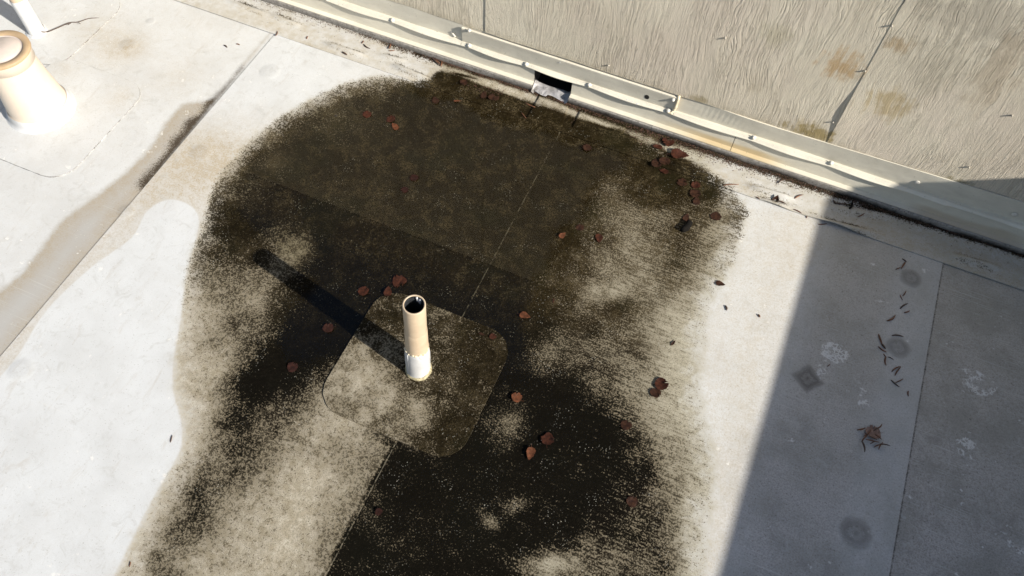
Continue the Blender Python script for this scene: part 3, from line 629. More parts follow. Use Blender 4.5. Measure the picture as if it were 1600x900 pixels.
# sealant lumps and end fold
def lump(name, pts, rad, mat, par=wall, seed=0, off=(0, 2.1, 0)):
    r_ = np.random.default_rng(seed); P = smooth_curve(pts, 5, False); rad = [rad * (.7 + .6 * r_.random()) for _ in P]
    v, f = tube([(p[0] - off[0], p[1] - off[1], p[2] - off[2]) for p in P], rad, 8); return link(name, v, f, mat, par)
lump('end_seal', [(-.188, 2.066, .186), (-.186, 2.058, .182), (-.187, 2.056, .160), (-.188, 2.058, .140), (-.192, 2.058, .120), (-.198, 2.052, .112)], .0055, SEAL, seed=3)
lump('seal_blob', [(-.215, 2.056, .115), (-.205, 2.052, .113), (-.192, 2.053, .112)], .005, SEAL, seed=4)
for i, (q0, q1) in enumerate([((975,150),(982,154)), ((984,154),(990,157)), ((992,157),(1000,160)), ((968,148),(973,149))]):
    a, b = GW(q0, 2.05), GW(q1, 2.05); lump('seal_blob', [(a[0], 2.051, .109), ((a[0] + b[0]) / 2, 2.0485, .107), (b[0], 2.051, .109)], .0035, WHITEM, seed=20 + i)
lump('dent_fold', [(GW((705,40), 2.07)[0], 2.067, .140), (GW((712,48), 2.07)[0], 2.066, .124)], .003, METAL, seed=9)
def head(name, x, y, z, r, mat, washer=True, d=.006):
    prof = [(r * 1.5, 0), (r * 1.45, .0018), (r * 1.0, .0022), (r * .97, d * .75), (r * .6, d), (0.0002, d)] if washer else [(r, 0), (r * .95, d * .6), (r * .5, d), (.0002, d)]
    V, Fc = [], []; n = 12
    for rr_, h in prof:
        for k in range(n): a = 2 * math.pi * k / n; V.append((x + rr_ * math.cos(a), y - 2.1 - h, z + rr_ * math.sin(a)))
    for i in range(len(prof) - 1):
        for k in range(n): Fc.append((i * n + k, (i + 1) * n + k, (i + 1) * n + (k + 1) % n, i * n + (k + 1) % n)[::-1])
    return link(name, V, Fc, mat, wall)
for i, x in enumerate(scr_x):
    if x < -.2: head('screw', x, 2.0560, .1160, .0062, SCREW, True, .009)
    elif x < .45: head('screw', x, 2.059, .119, .0062, SCREW, True, .009)
    else: head('screw', x, 2.0625, .150, .0065, SCREW, True, .003)
for q in [(733,45), (1058,156)]:
    x, z = GW(q, 2.061); head('screw', x + (.004 if q[0] < 900 else -.012), cy(z), z, .005, SCREW, True, .008)
head('nail_dot', *(lambda t: (t[0], cy(t[1]), t[1]))(GW((876,96), 2.062)), .0018, WHITEM, False, .002)
for q in [(1353,106), (1303,186), (1395,35), (1582,175), (1515,256), (1135,55), (953,98), (742,42), (1247,262)]:
    x, z = GW(q, 2.076)
    if z < ZB: continue
    yy = 2.0624 if x > S2 else 2.0634
    head('nail', x, yy + .001, z, .0030, NAIL, False, .007)

# scupper liner
sc_v, sc_f = [], []
ys = [2.028, 2.036, 2.045, 2.054, 2.064, 2.074, 2.078]; zs = [.0105, .013, .017, .022, .028, .031, .024]; nx = 13
for y, z in zip(ys, zs):
    for k in range(nx):
        u = k / (nx - 1); edge = max(0, abs(u - .5) * 2 - .8) / .2
        sc_v.append((SC0 + .001 + (SC1 - SC0 - .002) * u, y - 2.1, z + .012 * edge ** 2 + .002 * math.sin(u * 9 + y * 40)))
for j in range(len(ys) - 1):
    for k in range(nx - 1): sc_f.append((j * nx + k, j * nx + k + 1, (j + 1) * nx + k + 1, (j + 1) * nx + k))
SOILED = mat_plain('soiled_liner', (.42, .41, .41), (.24, .23, .225), .45, 40, .0008, .4, ((.08, .065, .045), .8), wrinkle=.004)
scup = link('scupper_liner', sc_v, sc_f, SOILED, wall)
wbox('scupper_dark_floor', [(SC0, SC1, 2.0785, 2.30, .0, .018)], DARKM)  # floor painted black for the darkness of a drop that is not modelled
wbox('scupper_box', [(SC0 - .004, SC0, 2.0576, 2.32, -.005, .117), (SC1, SC1 + .004, 2.0576, 2.32, -.005, .117), (SC0, SC1, 2.066, 2.32, .113, .1165), (SC0, SC1, 2.300, 2.31, .0, .1185)], mat_plain('scupper_metal_shaded', (.10, .098, .092), (.05, .048, .045), .55, 30))  # metal coloured near-black to carry the shade inside the scupper
# white membrane tongue wrapping the left jamb
tv, tf = [], []; cc = [(825,127),(833,131),(845,133),(853,139),(856,147),(852,150),(842,146),(832,139)]; tp = smooth_curve([G(p, .02) for p in cc], 4)
tc = np.mean(tp, 0); tv = [(tc[0], tc[1] - 2.1, .026)] + [(x, min(y, 2.075) - 2.1, .013 + .015 * ss(2.0, 2.07, np.array(y))) for x, y in tp]; m = len(tp)
link('scupper_tongue', [tuple(map(float, p)) for p in tv], [(0, 1 + k, 1 + (k + 1) % m) for k in range(m)], SOILED, wall)

# small lapped membrane pieces by the scupper
def strip_patch(pxs, rad, lbl):
    P = smooth_curve([G(p) for p in pxs], 1); P = np.array(P)
    out = []
    for i in range(len(P)):
        a, b, c_ = P[i - 1], P[i], P[(i + 1) % len(P)]; d1 = (a - b) / np.hypot(*(a - b)); d2 = (c_ - b) / np.hypot(*(c_ - b)); r = rad[i]
        for t in np.linspace(0, 1, 5): out.append((1 - t) ** 2 * (b + d1 * r) + 2 * t * (1 - t) * b + t * t * (b + d2 * r))
    R = np.array(out); V = []; Fc = []; c0 = R.mean(0); nr = 10; m = len(R)
    R2 = []
    for i in range(m):
        for t in (0, .25, .5, .75): R2.append(R[i] * (1 - t) + R[(i + 1) % m] * t)
    R = np.array(R2); m = len(R); V = [c0] + [c0 + (q - c0) * i / nr for i in range(1, nr + 1) for q in R] + list(R)
    V = np.array(V); Z = strip_z(V[:, 0], V[:, 1]) + dom(V[:, 0], V[:, 1]) + .0022; Z[-m:] -= .004; V = np.c_[V, Z]
    for k in range(m): Fc.append((0, 1 + k, 1 + (k + 1) % m))
    for i in range(nr):
        for k in range(m): Fc.append((1 + i * m + k, 1 + (i + 1) * m + k, 1 + (i + 1) * m + (k + 1) % m, 1 + i * m + (k + 1) % m))
    o = link('lap_patch', V.tolist(), Fc, ROOF, roof); set_attrs(o.data, attrs(V[:, 0].copy(), V[:, 1].copy(), 'strip')); o['label'] = lbl
strip_patch([(905,176),(978,202),(968,221),(893,200)], [.004, .004, .03, .004], 'rounded lap piece of membrane right of the scupper')
strip_patch([(842,152),(888,170),(878,201),(822,186)], [.004, .004, .004, .004], 'lap piece of membrane below the scupper')

# ------------------------------------------------------------------ centre vent pipe
pb = G((654,577)); pz = .0072
pipe = thing('vent_pipe', (pb[0], pb[1], pz), label='slim open tan vent pipe with white boot standing at the middle of the wet stain', category='vent pipe')
LEAN = (.046, -.012); PH = .395
patch('base_patch', [(x + random.uniform(-.001, .001), y) for x, y in rounded(-.586, .862, .452, .432, .085, math.radians(0))], .0066, 'patch', pipe, loc=(pb[0], pb[1], pz))
lathe('pipe_tube', [(.0295, .14), (.0295, .2), (.0297, .30), (.0297, PH - .002), (.0292, PH), (.0258, PH + .0006), (.0252, PH - .002)], TANP, pipe, 56, .002, LEAN)
lathe('pipe_bore', [(.0251, PH - .0025), (.0250, PH - .10), (.0250, .06), (.0001, .06)], INNER, pipe, 40, 0, LEAN)
lathe('coupling', [(.030, .262), (.0312, .255), (.0316, .20), (.0325, .160), (.0336, .152), (.0330, .147), (.0315, .146)], TANP, pipe, 56, .006, LEAN)
lathe('boot', [(.0355, .001), (.0350, .012), (.0350, .04), (.0356, .07), (.0358, .10), (.0345, .130), (.0325, .152), (.029, .156)], WHITEM, pipe, 72, .019, LEAN, seed=5)
bead = lathe('sealant_bead', [(.0405, 0), (.0395, .004), (.0368, .007), (.0350, .0075)], BEAD, pipe, 48, .03)
v, f = tube([(.0345 * math.cos(a) + LEAN[0] * z, .0345 * math.sin(a) + LEAN[1] * z, z) for a, z in [(-1.95, .015), (-1.93, .07), (-1.98, .145)]], [.0012, .0016, .0012], 6); link('boot_fold', v, f, WHITEM, pipe)
v, f = tube([(.0338 * math.cos(a) + LEAN[0] * z, .0338 * math.sin(a) + LEAN[1] * z, z) for a, z in [(-.9, .148), (-.75, .130), (-.6, .112)]], [.0022, .0016, .0006], 6); link('boot_fold', v, f, SEAL, pipe)
for i in range(9):
    a = -2.6 + i * .33 + random.uniform(-.1, .1); z = .149 + random.uniform(-.004, .008)
    lump('seal_crumb', [(.0335 * math.cos(a) + LEAN[0] * z, .0335 * math.sin(a) + LEAN[1] * z, z), (.034 * math.cos(a + .1) + LEAN[0] * z, .034 * math.sin(a + .1) + LEAN[1] * z, z + .003), (.0335 * math.cos(a + .22) + LEAN[0] * z, .0335 * math.sin(a + .22) + LEAN[1] * z, z)], .0022, SEAL, pipe, i, (0, 0, 0))
zt = PH - .012; lump('inner_smear', [(LEAN[0] * zt + .0235 * math.cos(a), LEAN[1] * zt + .0235 * math.sin(a), z) for a, z in [(1.75, PH - .004), (1.65, PH - .02), (1.5, PH - .012), (1.35, PH - .026), (1.3, PH - .006)]], .003, WHITEM, pipe, 6, (0, 0, 0))

# ------------------------------------------------------------------ wide vent at the left
vb = G((66,172)); vent = thing('roof_vent', (vb[0], vb[1], .004), label='wide cream conical roof vent with rimmed lid in the top left corner', category='roof vent')
VH = .285; VL = (.02, -.03)
patch('base_patch', rounded(-2.165, 1.235, .40, .48, .085), .0046, 'a', vent, loc=(vb[0], vb[1], .004), step=.01)
lathe('boot_skirt', [(.118, .001), (.110, .006), (.1065, .016), (.104, .034), (.101, .040)], WHITEM, vent, 72, .004, VL, seed=8)
lathe('vent_cone', [(.104, .028), (.1035, .034), (.0985, .036), (.0965, .05), (.0845, .150), (.0785, VH - .048), (.0785, VH - .040)], TANP2, vent, 72, .0, VL)
lathe('collar', [(.0785, VH - .052), (.0830, VH - .050), (.0835, VH - .016), (.0850, VH - .012), (.0890, VH - .010), (.0890, VH - .003)], TANP2, vent, 72, .0, VL)
lathe('rim', [(.0892, VH - .010), (.0892, VH - .002), (.0880, VH), (.0680, VH), (.0660, VH - .003)], TANRIM, vent, 72, .0, VL)
lathe('lid', [(.0662, VH - .004), (.0640, VH - .006), (.0560, VH - .001), (.0540, VH + .001), (.0001, VH + .0015)], LID, vent, 72, .0, VL)
v, f = tube([(.0985 * math.cos(-2.1) * k, .0985 * math.sin(-2.1) * k, .048) for k in (.94, 1.0, 1.02)], [.005, .0045, .001], 8); link('rivet', v, f, TANP2, vent)

sb = G((58,50)); spipe = thing('vent_pipe', (sb[0], sb[1], .004), label='slim white vent pipe leaning out of the top left edge', category='vent pipe')
lathe('boot', [(.034, .0), (.0300, .004), (.0285, .02), (.0280, .12), (.0280, .145), (.0265, .150)], WHITEM, spipe, 40, .006, (0, 0), seed=12)
lathe('pipe_tube', [(.0255, .135), (.0250, .36), (.0215, .36), (.0210, .30)], TANP, spipe, 40)
lathe('sealant_bead', [(.040, 0), (.038, .004), (.033, .006)], WHITEM, spipe, 32, .05)
patch('base_patch', rounded(-2.54, 1.62, .44, .42, .085), .0036, 'a', spipe, loc=(sb[0], sb[1], .004), step=.01)
tw = smooth_curve([G(p) for p in [(46,54),(62,53),(76,55),(95,48),(112,40),(124,38),(140,31),(152,29),(166,27)]], 4, False)
v, f = tube([(x, y, .0085 + .008 * math.sin(i * .14)) for i, (x, y) in enumerate(tw)], [.0022 - .0012 * i / len(tw) for i in range(len(tw))], 6)
a, b = G((113,40)), G((109,44)); v2, f2 = tube([(a[0], a[1], .012), (b[0], b[1], .016)], .0013, 5); a2, b2 = G((124,38)), G((128,42)); v3, f3 = tube([(a2[0], a2[1], .012), (b2[0], b2[1], .014)], .0012, 5)
v, f = join([(v, f), (v2, f2), (v3, f3)]); link('twig', v, f, TWIG, tag=dict(label='long thin bare twig lying beside the slim white pipe', category='twig'))

# ------------------------------------------------------------------ leaves
def leaf_mesh(shape, L, seed, curl):
    r_ = np.random.default_rng(seed); n = 17; V, Fc = [], []; nt = {int(r_.integers(4, 13)): .45, int(r_.integers(4, 13)): .7} if shape in ('torn', 'round') else {}
    sk = (r_.random() - .5) * .5; tw_ = (r_.random() - .5) * .6
    for i in range(n):
        t = i / (n - 1)
        if shape == 'ovate': w = .46 * (t ** .42) * (1 - t) ** .85 * 1.55
        elif shape == 'round': w = .48 * math.sin(math.pi * t ** .8) ** .55
        elif shape == 'torn': w = .46 * math.sin(math.pi * t ** .75) ** .6 * (.75 + .4 * r_.random())
        else: w = .17 * math.sin(math.pi * t) ** .8
        for s_ in (-1, -.5, 0, .5, 1):
            j = 1 + ((.10 if i % 2 else -.06) + .12 * (r_.random() - .5) if abs(s_) == 1 else 0)
            if s_ == 1 and i in nt: j *= nt[i]
            x = s_ * w * L * j * (1 + .15 * sk * s_) + sk * .25 * L * (t - .5) ** 2; y = (t - .5) * L + (.02 * L * (r_.random() - .5) if abs(s_) == 1 else 0) - abs(s_) * .05 * L
            z = curl * L * (abs(s_) ** 2 * w * 1.3 * (1 + tw_ * s_) + .6 * (t - .5) ** 2) + .02 * L * (r_.random() - .5) - (.012 * L if s_ == 0 else 0) + .02 * L * math.sin(t * 9 + s_ * 2)
            V.append((x, y, z))
    for i in range(n - 1):
        for k in range(4): Fc.append((i * 5 + k, i * 5 + k + 1, (i + 1) * 5 + k + 1, (i + 1) * 5 + k))
    sv, sf = tube([(0, -.48 * L, .02 * L), (.04 * L, -.66 * L, .03 * L), (.10 * L, -.80 * L, .05 * L)], [.016 * L, .014 * L, .012 * L], 5)
    zmin = min(p[2] for p in V); V = [(p[0], p[1], p[2] - zmin) for p in V]
    return join([(V, Fc), (sv, sf)])
LEAVES = [
 # x, y, length px, rotation, shape, material, curl, label
 (680,158,16,40,'ovate',L_BRN,.2,'brown leaf near the wall, straight left of the scupper at the pool edge'),
 (610,189,15,150,'torn',L_RED,.2,'upper of two touching orange leaves at the upper left of the pool'),
 (617,199,15,60,'ovate',L_ORG,.2,'lower of two touching orange leaves at the upper left of the pool'),
 (573,180,14,80,'round',L_RED,.1,'dark red leaf in the upper left speckled rim of the pool'),
 (713,160,11,120,'narrow',L_ORG,.3,'tiny bright orange leaf sliver left of the brown leaf pair by the wall'),
 (756,150,15,20,'ovate',L_BRN,.2,'left brown leaf of the pair in black stain on the cove strip'),
 (770,155,18,110,'torn',L_BRN,.3,'right brown leaf of the pair in black stain on the cove strip'),
 (724,132,13,70,'torn',L_BRN,.4,'small crumpled leaf against the wall above the black stain'),
 (917,232,15,10,'torn',L_BRN,.3,'dark curled leaf in the pool below the scupper, to its right'),
 (1025,232,16,100,'ovate',L_RED,.3,'small dark red leaf at the left of the heap at the wall'),
 (1043,227,19,200,'round',L_RED,.5,'crumpled red leaf lying highest against the wall foot'),
 (1062,246,28,285,'ovate',L_RED,.4,'large pointed red leaf of the heap, tip to the right'),
 (1025,257,18,30,'round',L_BRN,.2,'roundish brown leaf at the lower left of the heap at the wall'),
 (1039,255,18,330,'round',L_BRN,.3,'curled brown leaf in the middle of the heap at the wall'),
 (1036,268,16,80,'ovate',L_RED,.2,'lowest flat red leaf of the heap at the wall'),
 (1066,285,18,10,'torn',L_BRN,.2,'dark wet leaf between the wall heap and the leaf trio'),
 (1086,291,15,140,'round',L_RED,.3,'top leaf of the dark trio below the strip seam'),
 (1085,303,18,50,'round',L_BRN,.2,'middle leaf of the dark trio below the strip seam'),
 (1088,314,17,10,'ovate',L_BRN,.2,'bottom leaf of the dark trio, its tip pointing down'),
 (1072,340,16,0,'ovate',L_BRN,.1,'brown leaf touching the top of the black bark piece'),
 (1119,338,18,5,'round',L_BRN,.1,'round brown leaf with short stem at the right edge of the stain'),
 (879,369,14,340,'ovate',L_ORG,.3,'orange leaf with pale tip on the dark olive water'),
 (936,374,19,200,'ovate',L_RED,.2,'flat red brown leaf on the brushed silt, right of the orange leaf'),
 (1126,444,16,280,'ovate',L_BRN,.2,'small leaf with curved stem just outside the right stain edge'),
 (647,279,14,40,'round',L_BRN,.1,'upper of two faint brown leaves under the brown water'),
 (632,298,12,80,'round',L_BRN,.1,'lower of two faint brown leaves under the brown water'),
 (567,456,19,80,'round',L_RED,.1,'flat red leaf above the pipe shadow'),
 (607,457,20,20,'ovate',L_RED,.2,'lower red leaf of the pair up left of the open pipe'),
 (626,441,24,300,'torn',L_RED,.2,'upper ragged red leaf of the pair up left of the open pipe'),
 (512,514,19,120,'round',L_BRN,.1,'faint sunken leaf below the middle of the pipe shadow'),
 (457,574,19,70,'round',L_BRN,.1,'faint sunken leaf in the black patch left of the pipe base'),
 (821,495,19,270,'ovate',L_ORG,.2,'orange brown leaf on black ground right of the pipe top'),
 (806,622,19,80,'round',L_ORG,.2,'orange leaf on the black right of the base patch'),
 (770,527,12,30,'round',L_RED,.2,'tiny red leaf on the upper right corner of the base patch'),
 (752,524,12,90,'narrow',L_BRN,.4,'dark curled sliver beside the tiny red leaf on the patch corner'),
 (856,686,24,10,'torn',L_RED,.3,'upright red leaf, upper of the pair below right of the patch'),
 (828,711,24,190,'ovate',L_ORG,.3,'veined orange leaf, lower of the pair below right of the patch'),
 (1033,600,24,30,'round',L_RED,.3,'large notched red leaf, upper lobe, in the right part of the stain'),
 (1025,614,20,330,'round',L_BRN,.3,'darker lower leaf stuck to the large notched red leaf'),
 (1051,537,13,160,'narrow',L_BRN,.5,'tiny curled dark leaf above the large notched leaf'),
 (977,664,20,60,'round',L_BRN,.1,'dark brown leaf at the rim of the lower black pool'),
 (986,784,21,90,'round',L_BRN,.1,'dark brown leaf lowest in the right half of the stain'),
 (592,800,14,50,'round',L_BRN,.1,'faint dark red leaf in the black near the bottom seam'),
 (1211,313,17,10,'ovate',L_BRN,.8,'small upright curled leaf on the cove strip near the shadow edge'),
 (1362,676,27,110,'round',L_PNK,.2,'pinkish dry leaf under the needle heap in the shade'),
 (865,470,10,10,'narrow',L_BRN,.3,'tiny dark leaf scrap on the brushed black right of the pipe'),
 (905,356,14,100,'torn',L_BRN,.2,'dark scrap of leaf between the orange and the red brown leaf'),
]
def zat(x, y):
    X, Y = np.array([x]), np.array([y]); z = float(dom(X, Y)[0])
    if y > YT: return float(strip_z(X, Y)[0]) + z + .0008
    if abs(x + .586) < .226 and abs(y - .862) < .216: return .0078 + z
    if sdf(wp, X, Y)[0] > 0: return .0054
    return (0.0 if x < SX1 else .0026 if x < SX3 else .0008 if x < SX2 else -.0016) + z + .0004
def px_m(q): a, b = G(q), G((q[0] + 10, q[1])); c_ = G((q[0], q[1] + 10)); return (math.hypot(a[0] - b[0], a[1] - b[1]) + math.hypot(a[0] - c_[0], a[1] - c_[1])) / 20
for i, (x, y, L, rot, shp, mt, curl, lb) in enumerate(LEAVES):
    q = G((x, y)); v, f = leaf_mesh(shp, L * px_m((x, y)) * .87, 100 + i, curl * (.28 + .3 * ((i * 7) % 5) / 4)); mt = L_SUNK if 'faint' in lb else mt; z = zat(*q) + (.002 if i in (11, 13, 17, 37) else 0)
    o = link('dead_leaf', v, f, mt, tag=dict(label=lb, category='leaf', group='fallen leaves on the roof')); o.location = (q[0], q[1], z + .0006)
    o.rotation_euler = (random.uniform(-.12, .12), random.uniform(-.12, .12), math.radians(rot))
    if curl > .7: o.rotation_euler = (1.0, .2, math.radians(rot))
# black bark piece
a, b = np.array(G((1077,349))), np.array(G((1066,364))); e = (b - a); u = np.array([-e[1], e[0]]) / np.hypot(*e)
V = []; Fc = []; n = 7
for i in range(n):
    t = i / (n - 1); c_ = a + e * t + u * .003 * math.sin(t * 4); w = .0105 * (1 + .18 * math.sin(t * 11 + 1)) * (1 if 0 < i < n - 1 else .8)
    for s_, h in ((-1, 0), (-1, .010), (-.3, .014), (.4, .012), (1, .009), (1, 0)): V.append((*(c_ + u * w * s_), .0050 + h))
for i in range(n - 1):
    for k in range(5): Fc.append((i * 6 + k, i * 6 + k + 1, (i + 1) * 6 + k + 1, (i + 1) * 6 + k))
Fc += [tuple(range(6))[::-1], tuple((n - 1) * 6 + k for k in range(6))]
link('bark_piece', V, Fc, BLACK, tag=dict(label='small black oblong piece of bark on the silt below a brown leaf', category='bark piece'))

# ------------------------------------------------------------------ dry needles and twiglets
NEED = [ # x0,y0,x1,y1,width px,label
 (1410,463,1415,455,1.6,'topmost reddish needle of the column in the shade'),(1406,461,1410,470,1.2,'hair thin needle just left of the topmost needle of the column'),
 (1406,483,1418,475,2,'straight needle under the thin topmost pair in the shade'),(1412,489,1421,486,1.8,'short level needle just below the straight one in the shade'),
 (1385,502,1398,493,2.6,'dark thick needle bent up right, left of the shaded column'),(1393,525,1411,527,2,'level needle just above the grey fastener circle'),
 (1372,523,1378,541,2.6,'upper needle of the dark angular bunch left of the fastener circle'),(1372,542,1385,551,2.2,'lower crossing needle of the dark angular bunch'),
 (1377,538,1383,546,3,'thick stub in the dark angular bunch left of the fastener circle'),(1384,558,1384,572,2.2,'upright orange needle below the angular bunch'),(1380,553,1384,559,1.4,'tiny needle joining the upright orange needle'),
 (1387,558,1396,563,1.2,'faint thin needle right of the upright orange needle'),(1393,581,1407,573,2,'left needle of the open pair below the fastener circle'),(1398,587,1407,574,2,'right needle of the open pair below the fastener circle'),
 (1392,594,1405,605,2,'dark needle pointing down right by the round tipped stem'),(1399,598,1411,592,1.6,'orange stem with round tip low in the shaded column'),(1419,611,1419,620,1.8,'short upright needle lowest in the shaded column'),
 (1409,405,1416,410,1.6,'top arm of the forked twiglet near the seam corner'),(1414,410,1407,421,2.2,'stem of the forked twiglet near the seam corner'),(1399,422,1407,419,1.4,'low arm of the forked twiglet near the seam corner'),
 (1301,319,1321,322,2,'dark barbed needle on the shaded cove strip'),(1338,342,1350,335,1.6,'thin needle on the cove strip right of the bent twiglet'),(1240,313,1254,307,1.8,'needle on the sunlit strip left of the shadow edge'),
 (1214,290,1225,284,1.4,'thin needle close to the wall foot on sunlit strip'),(1238,329,1252,336,1.4,'thin orange needle on the sunlit strip below the ridge'),(1259,337,1260,342,1.4,'tiny upright needle at the shadow edge on the strip'),
 (1213,316,1226,321,2,'dark needle lying beside the upright curled leaf'),(1129,292,1154,291,1.6,'curved orange needle on the strip right of the leaf trio'),(1278,351,1292,350,1.4,'dark thin needle where the seam meets the shadow'),
 (267,692,270,681,1.8,'single dark red needle on the clean white area left of the stain'),(203,886,205,878,2,'tiny red brown scrap at the bottom left stain edge'),
 (431,58,434,51,1.4,'thin red needle at the seam corner top left of the stain'),(569,72,579,79,1.6,'red needle on the white strip, long one pointing down right'),(608,81,611,72,1.8,'upright red needle on the white strip'),(608,83,618,82,1.2,'faint level needle under the upright red needle'),
 (535,84,543,89,2.2,'short thick brown needle in the strip wrinkle'),(575,61,581,60,2,'small dark needle by the wall foot, upper left'),(566,71,569,67,1.4,'tiny needle left of the long red one on the strip'),
 (350,71,355,75,1.8,'short dark needle upper left, lower of two'),(369,69,375,71,1.4,'short dark needle upper left, upper of two'),(480,63,482,59,1.4,'tiny upright needle on the upper left strip'),
 (674,93,688,107,2,'long red needle of the tuft at the wall foot'),(680,97,688,104,1.6,'short red needle in the middle of the tuft at the wall foot'),(689,108,690,99,1.8,'upright red needle of the tuft at the wall foot'),(677,95,693,101,1.5,'flat red needle at the right of the tuft'),
 (1348,683,1360,672,2.2,'upper left needle of the heap on the pinkish leaf'),(1349,678,1352,682,1.8,'short needle at the top left of the heap'),(1344,692,1348,709,2.8,'thick dark needle hanging down left from the heap'),(1345,692,1354,682,2.2,'dark needle linking the left side of the heap'),
 (1351,688,1372,693,2,'long level orange needle across the heap'),(1356,684,1368,690,1.8,'inner needle of the heap slanting down right'),(1366,680,1376,688,2.2,'needle on the right side of the pinkish leaf'),(1369,671,1376,664,2.2,'needle rising from the top right of the heap'),
 (1362,676,1370,670,2,'short needle lying over the top of the pinkish leaf'),(1364,700,1380,696,1.8,'orange needle lowest right of the heap'),(1371,704,1378,692,1.8,'needle crossing the lowest right needle of the heap'),(1372,696,1388,699,2,'rightmost level needle of the heap'),
 (1338,673,1352,670,2,'dark needle upper left above the heap'),(1342,674,1350,669,1.5,'thin needle beside the dark one above the heap'),(1357,696,1366,692,1.6,'small needle in the lower middle of the heap'),
 (1292,573,1297,569,1.2,'thin curved hair of bark beside the shadow edge'),(1180,310,1186,314,1.5,'tiny scrap left of the curled leaf'),(1300,316,1303,320,1.6,'tiny barb on the left end of the barbed needle'),
 (820,164,836,171,1.6,'pale orange needle on the strip left of the scupper'),(815,178,822,187,1.4,'dark thin twiglet on the strip under the scupper tongue'),(1133,478,1135,486,2.6,'tiny dark husk on the lit pale area'),(1184,492,1187,497,2.6,'tiny dark husk nearer the shadow edge')]
for i, (x0, y0, x1, y1, w, lb) in enumerate(NEED):
    a, b = np.array(G((x0, y0))), np.array(G((x1, y1))); m_ = (a + b) / 2; e = b - a; L = np.hypot(*e); u = np.array([-e[1], e[0]]) / L
    z = zat(*m_) - .0004 + (.004 + .003 * (i % 3) if 44 < i < 60 else 0); r = w * px_m((x0, y0)) * .5; bend = random.uniform(-.12, .12) * L
    pts = [(e[0] * (t - .5) + u[0] * bend * (1 - (2 * t - 1) ** 2), e[1] * (t - .5) + u[1] * bend * (1 - (2 * t - 1) ** 2), r * .8 + .0008 * t) for t in np.linspace(0, 1, 6)]
    v, f = tube(pts, [r * .6, r, r * 1.1, r, r * .8, r * .3], 5)
    nm, ct = ('dry_needle', 'needle')
    o = link(nm, v, f, [NEEDLE, NEEDLE, TWIG][i % 3], tag=dict(label=lb, category=ct, group='dry needles and twig scraps on the roof')); o.location = (m_[0], m_[1], z)
# bent dark twiglet
c_ = [G(p) for p in [(1324,331),(1328,327),(1329,321)]]; v, f = tube([(x, y, zat(x, y) + .004) for x, y in smooth_curve(c_, 3, False)], .0035, 7)
link('bent_twiglet', v, f, BLACK, tag=dict(label='short thick black bent twiglet on the shaded cove strip', category='twig'))

# ------------------------------------------------------------------ grit and debris (uncountable)
def flakes(name, P, mat, lb, cat):
    V, Fc = [], []
    for (x, y, z, r) in P:
        n = len(V); a0 = random.random() * 6.28; k = random.choice((4, 5)); el = random.uniform(.5, 1)
        for j in range(k):
            a = a0 + j * 2 * math.pi / k; V.append((x + r * math.cos(a), y + r * el * math.sin(a), z))
        V.append((x, y, z + r * .7)); Fc += [(n + j, n + (j + 1) % k, n + k) for j in range(k)]
    return link(name, V, Fc, mat, smooth=False, tag=dict(label=lb, category=cat, kind='stuff'))
P = []
DOTS = [(1334,482,3),(1265,555,2.2),(1317,623,2.5),(1247,605,2),(1483,733,3.6),(1573,686,3),(1545,817,3),(1565,818,2.4),(1587,827,3),(1590,833,3.6),(1433,622,2.6),(1434,628,2.8),(1447,653,2.6),(1454,655,2),(1586,476,2),(1535,546,2.6),(1530,474,1.8),(1229,737,2.2),(1216,756,2.2),(1251,788,2.6),(1249,803,2),(1288,820,2),(1243,877,2),(1233,785,1.8),(1184,864,2),(1186,838,2),(1117,829,3),(1107,841,2.6),(1498,818,2),(1574,868,2.4),(1285,428,2.4),(1332,424,3.4),(1350,488,2),(1288,451,2.2),(1341,457,1.8),(1439,359,2),(1386,339,2),(1530,396,2),(1478,383,2),(464,792,2.2),(454,798,1.6),(414,859,1.6),(312,500,3),(1190,337,3),(1183,330,3),(1180,334,2.4),(1147,293,3),(1099,453,3),(1122,475,3),(1068,484,3),(188,281,2),(190,276,2),(213,242,1.8),(180,261,1.8),(243,290,2),(245,291,1.6),(525,182,4),(522,117,1.6),(519,113,2),(512,120,2),(549,108,2),(547,124,2),(62,396,2),(80,409,2),(147,478,2.2),(191,559,1.6),(112,599,2),(146,601,2),(131,608,2.4),(114,635,2),(30,702,2.6)]
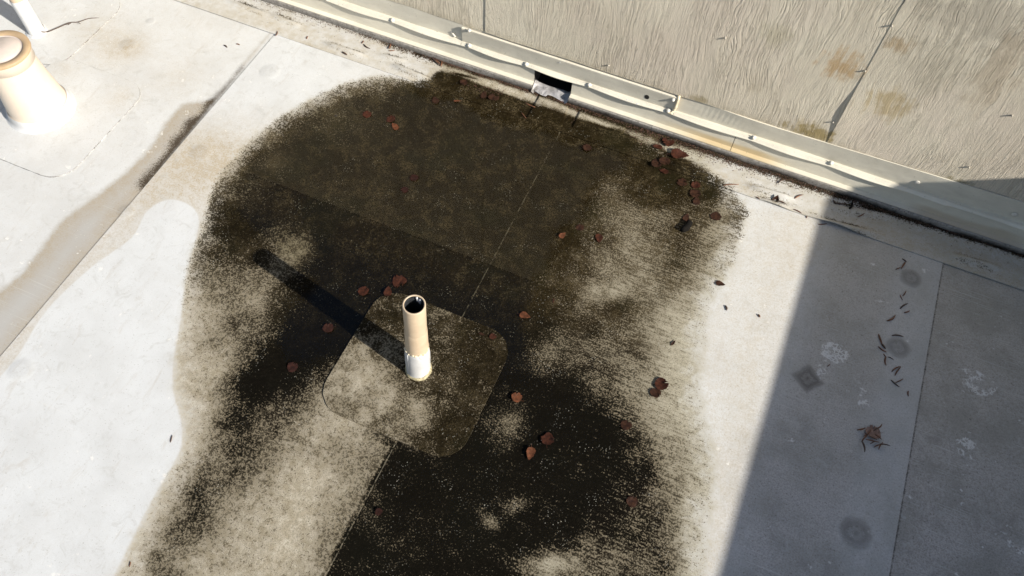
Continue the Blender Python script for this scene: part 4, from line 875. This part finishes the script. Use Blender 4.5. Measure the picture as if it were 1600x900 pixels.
for x, y, r in DOTS:
    q = G((x, y)); P.append((q[0], q[1], zat(*q) - .0025, r * px_m((x, y)) * .62))
for k in range(900):
    x, y = random.uniform(0, 1600), random.uniform(60, 900); q = G((x, y))
    if q[1] > 2.03: continue
    if x < 1100 and random.random() < .72: continue
    P.append((q[0], q[1], zat(*q) - .0025, random.choice((.5, .6, .7, .8, 1.2)) * px_m((x, y))))
for k in range(260):      # along the strip
    X = random.uniform(-1.9, 1.2); Y = random.uniform(1.92, 2.03); P.append((X, Y, zat(X, Y) - .0005, random.uniform(.0008, .002)))
flakes('grit', P, GRIT, 'small dark grit and seed specks strewn over the membrane', 'grit')
P = []
for k in range(4200):
    X = random.triangular(-2.0, 1.3, .0); w = .005 + .012 * float(vnoise(np.array(X), np.array(0.), 5, 80)) ** 1.5 * (1.8 if -.55 < X < .3 else 1)
    Y = 2.036 - abs(random.gauss(0, w)); P.append((X, Y, zat(X, Y) - .0005, random.uniform(.0010, .0026)))
for cx, cy_, n, r in [(-.83, 1.99, 60, .02), (-.9, 1.975, 70, .03), (-1.02, 2.02, 40, .03), (-.5, 2.0, 60, .05), (-.16, 2.0, 50, .03)]:
    for k in range(n):
        X, Y = random.gauss(cx, r), min(2.034, random.gauss(cy_, r * .5)); P.append((X, Y, zat(X, Y) - .0005, random.uniform(.001, .0025)))
flakes('debris', P, DEBRIS, 'line of red brown rotted debris in the corner of wall and roof', 'debris')

# ------------------------------------------------------------------ low side parapet, out of view, casting the shadow
XE = .392; BX = 2.055; BH = math.tan(EL) / math.cos(AZ) * (BX - XE)
side_par = thing('side_parapet', (BX, -1, 0), label='low side parapet beyond the right edge that casts the big shadow', category='wall')
boxes('core', [(0, .28, -5.5, 3.42, -.012, BH - .03)], SIDING, side_par); boxes('coping', [(-.006, .29, -5.51, 3.43, BH - .03, BH)], COPE, side_par)
for k in range(7): boxes('siding_panel', [(-.005, -.0005, -5.45 + k * 1.22, -5.45 + k * 1.22 + 1.21, .10, BH - .04)], SIDING, side_par)
